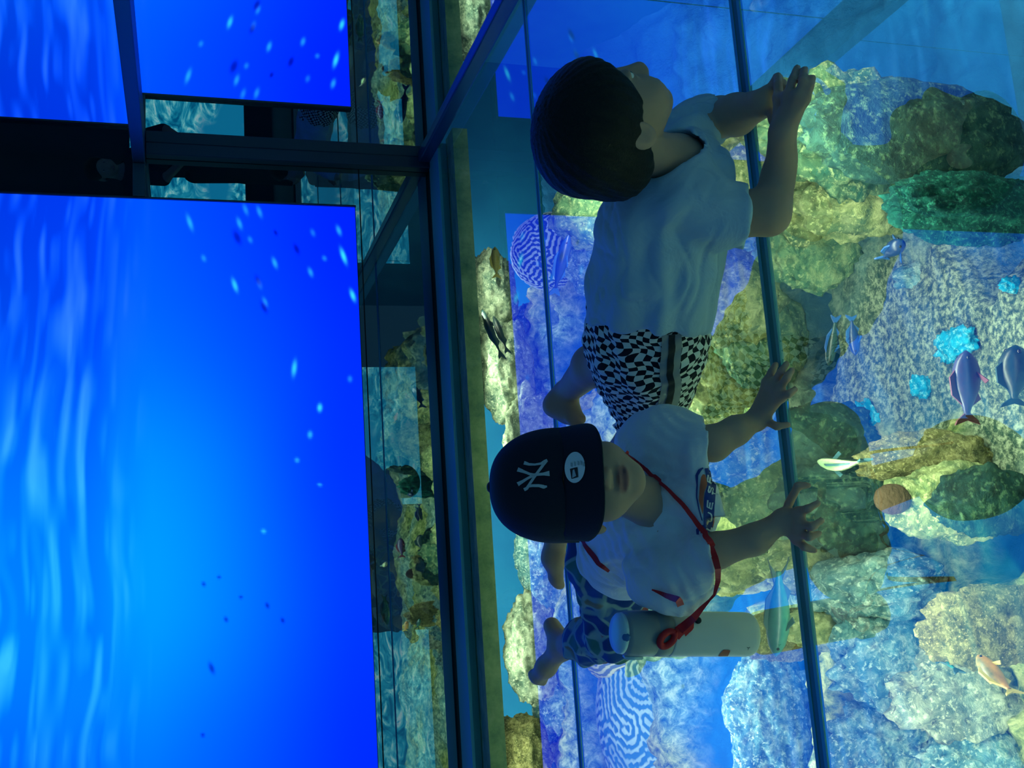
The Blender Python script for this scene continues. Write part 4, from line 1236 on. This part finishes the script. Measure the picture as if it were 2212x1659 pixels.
at = so_.data.attributes.new('weave', 'FLOAT_VECTOR', 'POINT'); at.data.foreach_set('vector', uvv.ravel())
T1 = bvh(SH)
M_STRD = mat('dark_side_stripe', (.006, .008, .016), rough=.85); M_STRG = mat('grey_stripe_edge', (.22, .25, .30), rough=.85)
zs = lambda pl: [(1150 + x / 3.53, 450 + y / 3.53, w / 3.53) for x, y, w in pl]
pl = [(1060, 960, 1), (1062, 1050, 1), (1052, 1150, 1), (1045, 1260, 1), (1062, 1340, 1), (1045, 1440, 1), (1015, 1540, 1), (985, 1640, 1)]
se = obj('side_stripe', *stroke_vf(T1, zs([(x, y, 150) for x, y, _ in pl]), .0028, 3, 8), M_STRG, so_)
obj('stripe_core', *stroke_vf(T1, zs([(x, y, 48) for x, y, _ in pl]), .0044, 3, 5), M_STRD, so_)

# ------------------------------------------------ the water bottle with its red strap
bc = Zp(1627, 1370, 0.0); bc = np.array([bc[0], bc[1], .0012])
bottle = empty('water_bottle', bc)
tag(bottle, 'white insulated water bottle with grey lid and red neck strap, upright on the glass floor', 'bottle')
M_BOT = mat('white_bottle_coat', (.50, .53, .54), rough=.32, spec=.5); M_LID = mat('grey_lid', (.20, .24, .27), rough=.4); M_LIDT = mat('blue_lit_lid_top', (.40, .60, .70), rough=.35)  # lid top and latch have the screen's blue light in their colour
RB = .0382
BAX = P(1318, 1367, 1.715) - bc; BAX /= np.linalg.norm(BAX); bc = bc + np.array([0, 0, RB * math.sqrt(1 - BAX[2] ** 2)])
obj('body', *lathe_vf([(.030, 0), (.0345, .001), (.0372, .006), (RB, .014), (RB, .160), (.0378, .163)], bc, BAX, seg=56), M_BOT, bottle)
lid = obj('lid', *lathe_vf([(.0372, .163), (.0384, .165), (.0384, .190), (.0378, .191), (.0378, .192), (.0384, .193), (.0384, .224), (.0372, .238), (.0345, .247)], bc, BAX, seg=56), M_LID, bottle)
obj('lid_top', *lathe_vf([(.0345, .247), (.0338, .253), (.030, .257), (.012, .259)], bc, BAX, seg=56), M_LIDT, lid)
lt_dir = -RT * np.array([1, 1, 0]); lt_dir /= np.linalg.norm(lt_dir); fr_dir = np.array([lt_dir[1], -lt_dir[0], 0]); fr_dir = fr_dir if fr_dir[1] < 0 else -fr_dir
def oriented_box(c, ax3, half, bev):
    bm = bmesh.new(); bmesh.ops.create_cube(bm, size=2.0); bmesh.ops.scale(bm, vec=half, verts=bm.verts)
    bmesh.ops.bevel(bm, geom=bm.edges[:], offset=bev, segments=2, affect='EDGES')
    v = [np.array(c) + ax3[0] * p.co[0] + ax3[1] * p.co[1] + ax3[2] * p.co[2] for p in bm.verts]; f = [[p.index for p in q.verts] for q in bm.faces]; bm.free(); return v, f
zax = BAX
obj('lid_latch', *oriented_box(bc + lt_dir * .0395 + zax * .226, (lt_dir, fr_dir, zax), (.004, .009, .016), .002), M_LIDT, lid)
obj('lid_button', *lathe_vf([(.007, 0), (.007, .003), (.005, .0045)], bc + fr_dir * .030 + zax * .2505, fr_dir + zax * .6, 18), mat('blue_button', (.02, .12, .35), rough=.4), lid)
TB = bvh(lathe_vf([(RB, 0), (RB, .160), (.0384, .163), (.0384, .224), (.0345, .247)], bc, BAX, seg=56))
M_RED = mat('red_webbing', (.46, .012, .022), rough=.6, spec=.3)
gz = lambda x, y: (1400 + x / 8.848, 1270 + y / 8.848)
obj('red_mark', *patch_vf(TB, [gz(1335, 1300), gz(1400, 1220), gz(1440, 1180), (gz(1560, 1185))], [gz(1520, 1300), gz(1540, 1270), gz(1560, 1220), gz(1568, 1195)], 10, 6, .0012), mat('red_print', (.35, .05, .03), rough=.5), bottle)
obj('small_mark', *join_vf([stroke_vf(TB, [(*gz(1885, 1130), 1.6), (*gz(1920, 1145), 2.6), (*gz(1945, 1125), 1.2)], .0012, 1, 3), stroke_vf(TB, [(*gz(1915, 1145), 1.8), (*gz(1905, 1185), 1.2)], .0012, 1, 3)]), mat('grey_print', (.10, .14, .17), rough=.6), bottle)
TALL = bvh(S2, B2, PT2, lathe_vf([(RB, 0), (RB, .160), (.0384, .163), (.0384, .224), (.0345, .247)], bc, BAX, seg=56))
def strap(name, pl, off=.004, Y=None):
    q = resample(np.array(pl, float), max(6, int(sum(math.hypot(pl[i + 1][0] - pl[i][0], pl[i + 1][1] - pl[i][1]) for i in range(len(pl) - 1)) / 5)))
    c3 = []
    for p in q:
        h = on(TALL, p[0], p[1], off)
        c3.append(h if p[3] < .01 else P(p[0], p[1], p[3]) if p[3] > 1.4 else None)
    c3 = fill_gaps(c3)
    # even out the run of the band so that it hangs in smooth curves
    dep = np.array([np.linalg.norm(c - CAM) for c in c3]); sm_ = dep.copy()
    for _ in range(10):
        sm_[1:-1] = np.minimum((sm_[:-2] + sm_[1:-1] + sm_[2:]) / 3, dep[1:-1])
    c3 = [CAM + (c - CAM) / d * s_ for c, d, s_ in zip(c3, dep, sm_)]
    t = np.gradient(q[:, :2], axis=0); t /= np.linalg.norm(t, axis=1)[:, None] + 1e-9
    V, Fs = [], []
    for i, c in enumerate(c3):
        w = q[i, 2] / 2 * mpp(c)
        sd_ = (-UP * -t[i][1] + -RT * t[i][0]) * w
        n_ = (CAM - c) / np.linalg.norm(CAM - c) * .0007
        V += [c + sd_ + n_, c - sd_ + n_, c - sd_ - n_, c + sd_ - n_]
    for i in range(len(c3) - 1):
        for k in range(4):
            Fs.append((i * 4 + k, i * 4 + (k + 1) % 4, (i + 1) * 4 + (k + 1) % 4, (i + 1) * 4 + k))
    return V, Fs
yb = bc[1] - .045
# around the neck, down across the chest and over the arm to the buckle
sp1 = strap('strap', [(1350, 978, 7, 0), (1385, 1004, 9, 0), (1412, 1030, 8, 0), (1440, 1054, 7, 0), (1470, 1082, 9, 0), (1500, 1118, 10, 0), (1522, 1150, 12, 0), (1535, 1180, 14, 0)])
sp2 = strap('strap', [(1535, 1180, 14, 0), (1545, 1205, 14, 0), (1551, 1230, 13, 1.53), (1551, 1255, 11, 1.55), (1543, 1285, 6, 1.575), (1533, 1296, 5, 1.585), (1515, 1315, 11, 1.60), (1498, 1335, 16, 1.605), (1478, 1352, 18, 0), (1462, 1364, 20, 0)], .005)
sp3 = strap('strap', [(1258, 1168, 6, 0), (1275, 1190, 11, 0), (1295, 1215, 12, 0), (1316, 1232, 6, 0)])
sp4 = strap('strap', [(1410, 1273, 3, 0), (1432, 1282, 9, 0), (1450, 1288, 13, 0), (1466, 1296, 15, 1.66), (1472, 1312, 15, 1.665), (1476, 1330, 15, 1.675)])
obj('strap', *join_vf([sp1, sp2]), M_RED, bottle, smooth=False, label='red neck strap')
obj('strap', *sp3, M_RED, bottle, smooth=False); obj('strap', *sp4, M_RED, bottle, smooth=False)
# buckle: a rounded loop with a hole, and a catch
bk = []
pB = lambda x, y, off=.006: on(TB, *gz(x, y), off)
ring = []
for k in range(28):
    t = 2 * math.pi * k / 28
    x = 330 + 150 * math.cos(t) * .95 + 0; y = 955 + 0
    ca2, sa2 = math.cos(-.72), math.sin(-.72)
    u_, w_ = 168 * math.cos(t), 98 * math.sin(t)
    ring.append(pB(350 + u_ * ca2 - w_ * sa2, 965 + u_ * sa2 + w_ * ca2))
ring = fill_gaps(ring); bk.append(tube_vf(ring + [ring[0]], .0058, 8))
bk.append(patch_vf(TB, [gz(420, 860), gz(560, 740), gz(700, 640)], [gz(560, 980), gz(640, 900), gz(800, 760)], 8, 5, .0085))
bk.append(patch_vf(TB, [gz(600, 720), gz(720, 640), gz(800, 600)], [gz(690, 925), gz(850, 790), gz(860, 690)], 8, 5, .0075))
obj('buckle', *join_vf(bk), M_RED, bottle, label='red plastic snap buckle')
obj('toggle', *lathe_vf([(.002, -.003), (.0055, -.002), (.006, .001), (.004, .004)], on(TB, *gz(945, 635), .004), CAM - bc, 16), M_BLACK, bottle)

# ================================================================== the hall behind the viewer, seen only in the reflections
M_HALL = mat('dark_hall_paint', (.012, .03, .045), rough=.8)
tag(box('wall_back', (-4.5, -3.6, 0.0), (3.6, -3.5, 3.2), M_HALL), kind='structure')
tag(box('floor_hall', (-4.5, -3.5, -.02), (3.6, -1.31, 0.0), mat('hall_carpet', (.02, .03, .04), rough=.95)), kind='structure')
def rear_build(nt, b):
    v = coords(nt, (1, 1, 2.2))
    n1 = noise_tex(nt, v, 2.6, 4, .6, 2.5); n2 = noise_tex(nt, v, .9, 2, .5)
    c = ramp(nt, n1, ((.36, (.0, .16, .34)), (.5, (.02, .42, .62)), (.60, (.25, .80, .85)), (.66, (.75, .95, .95)), (.74, (.05, .5, .7))))
    c = mixc(nt, ramp(nt, n2, ((.45, (0, 0, 0)), (.6, (1, 1, 1)))), c, (.01, .30, .55))
    em = N(nt, 'ShaderNodeEmission'); em.inputs['Strength'].default_value = 2.2
    L(nt, c, em.inputs['Color']); L(nt, em.outputs[0], nt.nodes['Material Output'].inputs['Surface'])
M_REAR = mat('turquoise_display', build=rear_build)
for x0, x1, lab in ((-3.6, -.25, 'wide lit video wall behind the grown-up showing turquoise rippling water'), (.95, 3.3, 'second lit turquoise video wall behind the viewer, next to the mirror wall side')):
    rs_ = empty('video_screen', (x0, -3.5, .3)); tag(rs_, lab, 'screen')
    box('backing', (x0 - .02, -3.499, .28), (x1 + .02, -3.47, 1.52), M_BEZEL, rs_)
    box('display', (x0, -3.469, .3), (x1, -3.46, 1.5), M_REAR, rs_)
adult = empty('person', (-.12, -.42, 0.0))
tag(adult, 'grown-up in dark clothes standing behind the lens and holding up a phone in both hands', 'person')
AO = np.array([-.10, -.40, 1.56]); AA = frame(np.array([.1, 1.0, -.35]), np.array([0, .35, 1.0]))
sd = Sdf((-.55, -.75, -.01), (.40, .12, 1.80), .0075)
qa = head_local(sd, AO, AA, 1.12)
sd.cap(qa(0, -.02, -.06), (-.10, -.45, 1.36), .05, .06, .03)
for g in (-1, 1):
    sd.chain([(-.10 + g * .17, -.46, 1.33), (-.10 + g * .20, -.34, 1.08), (-.03 + g * .095, -.10, .96)], [.045, .038, .028], .02)
    hx = -.0 + g * .080
    kn = [np.array([hx, -.045, .90 + .022 * i]) for i in range(4)]
    hand(sd, np.array([-.03 + g * .095, -.10, .96]), kn, [[k_, k_ + np.array([-g * .004, .030, 0]), k_ + np.array([-g * .045, .024, 0])] for k_ in kn] + [[np.array([hx, -.06, .95]), np.array([hx - g * .02, -.045, .985]), np.array([hx - g * .05, -.030, .985])]], .026, .006, .0095)
    sd.chain([(-.10 + g * .09, -.45, .86), (-.10 + g * .10, -.43, .46), (-.10 + g * .11, -.46, .08), (-.10 + g * .11, -.34, .035)], [.085, .055, .04, .035], .03)
sd.chain([(-.10, -.46, 1.30), (-.10, -.44, 1.05), (-.10, -.45, .88)], [.13, .12, .13], .04)
BA = body_mesh('body', sd, adult, qa, 1.12, AA, AO)
eyes(adult, qa, 1.12, AA, M_WHITE, M_IRIS)
sd = Sdf((-.50, -.70, .78), (.34, .02, 1.48), .009)
sd.chain([(-.10, -.46, 1.30), (-.10, -.44, 1.05), (-.10, -.45, .86)], [.145, .135, .145], .04)
for g in (-1, 1):
    sd.chain([(-.10 + g * .15, -.46, 1.33), (-.10 + g * .20, -.36, 1.10)], [.065, .058], .03)
sd.cut((0, 0, .84), (0, 0, -1)); sd.cap(qa(0, -.01, -.05), (-.10, -.42, 1.36), .075, .07, .01, 'sub')
obj('shirt', *sd.mesh(), cloth('dark_shirt_cloth', (.02, .03, .05)), adult)
sd = Sdf((-.40, -.68, .06), (.20, -.22, .98), .009)
for g in (-1, 1):
    sd.chain([(-.10 + g * .08, -.45, .86), (-.10 + g * .10, -.43, .46), (-.10 + g * .11, -.46, .10)], [.105, .075, .06], .03)
sd.cut((0, 0, .94), (0, 0, 1)); sd.cut((0, 0, .09), (0, 0, -1))
obj('trousers', *sd.mesh(), cloth('dark_trouser_cloth', (.015, .02, .03)), adult)
sd = Sdf(AO - .18, AO + .18, .006)
sd.ell(qa(0, -.012, .036), [t * 1.12 for t in (.082, .100, .078)], AA, .01); sd.ell(qa(0, -.05, -.03), [t * 1.12 for t in (.068, .05, .06)], AA, .02)
sd.cut(qa(0, .060, .030), AA[1] * .85 - AA[2] * .5, .01)
obj('hair', *sd.mesh(), M_HAIR, adult)
phone = empty('phone', (0, -.014, .95))
tag(phone, 'dark phone held up sideways in the hands of the grown-up', 'phone')
ph = (np.cross(FWD, RT), RT, -FWD)
pc = CAM - FWD * .016
obj('case', *oriented_box(pc, (UP, RT, FWD), (.036, .073, .004), .003), mat('phone_case', (.01, .012, .015), rough=.35), phone)
obj('screen', *oriented_box(pc - FWD * .0043, (UP, RT, FWD), (.032, .068, .0006), .0003), mat('phone_screen', (.01, .02, .03), rough=.1, Emission_Color=(.05, .35, .75, 1), Emission_Strength=.8), phone)
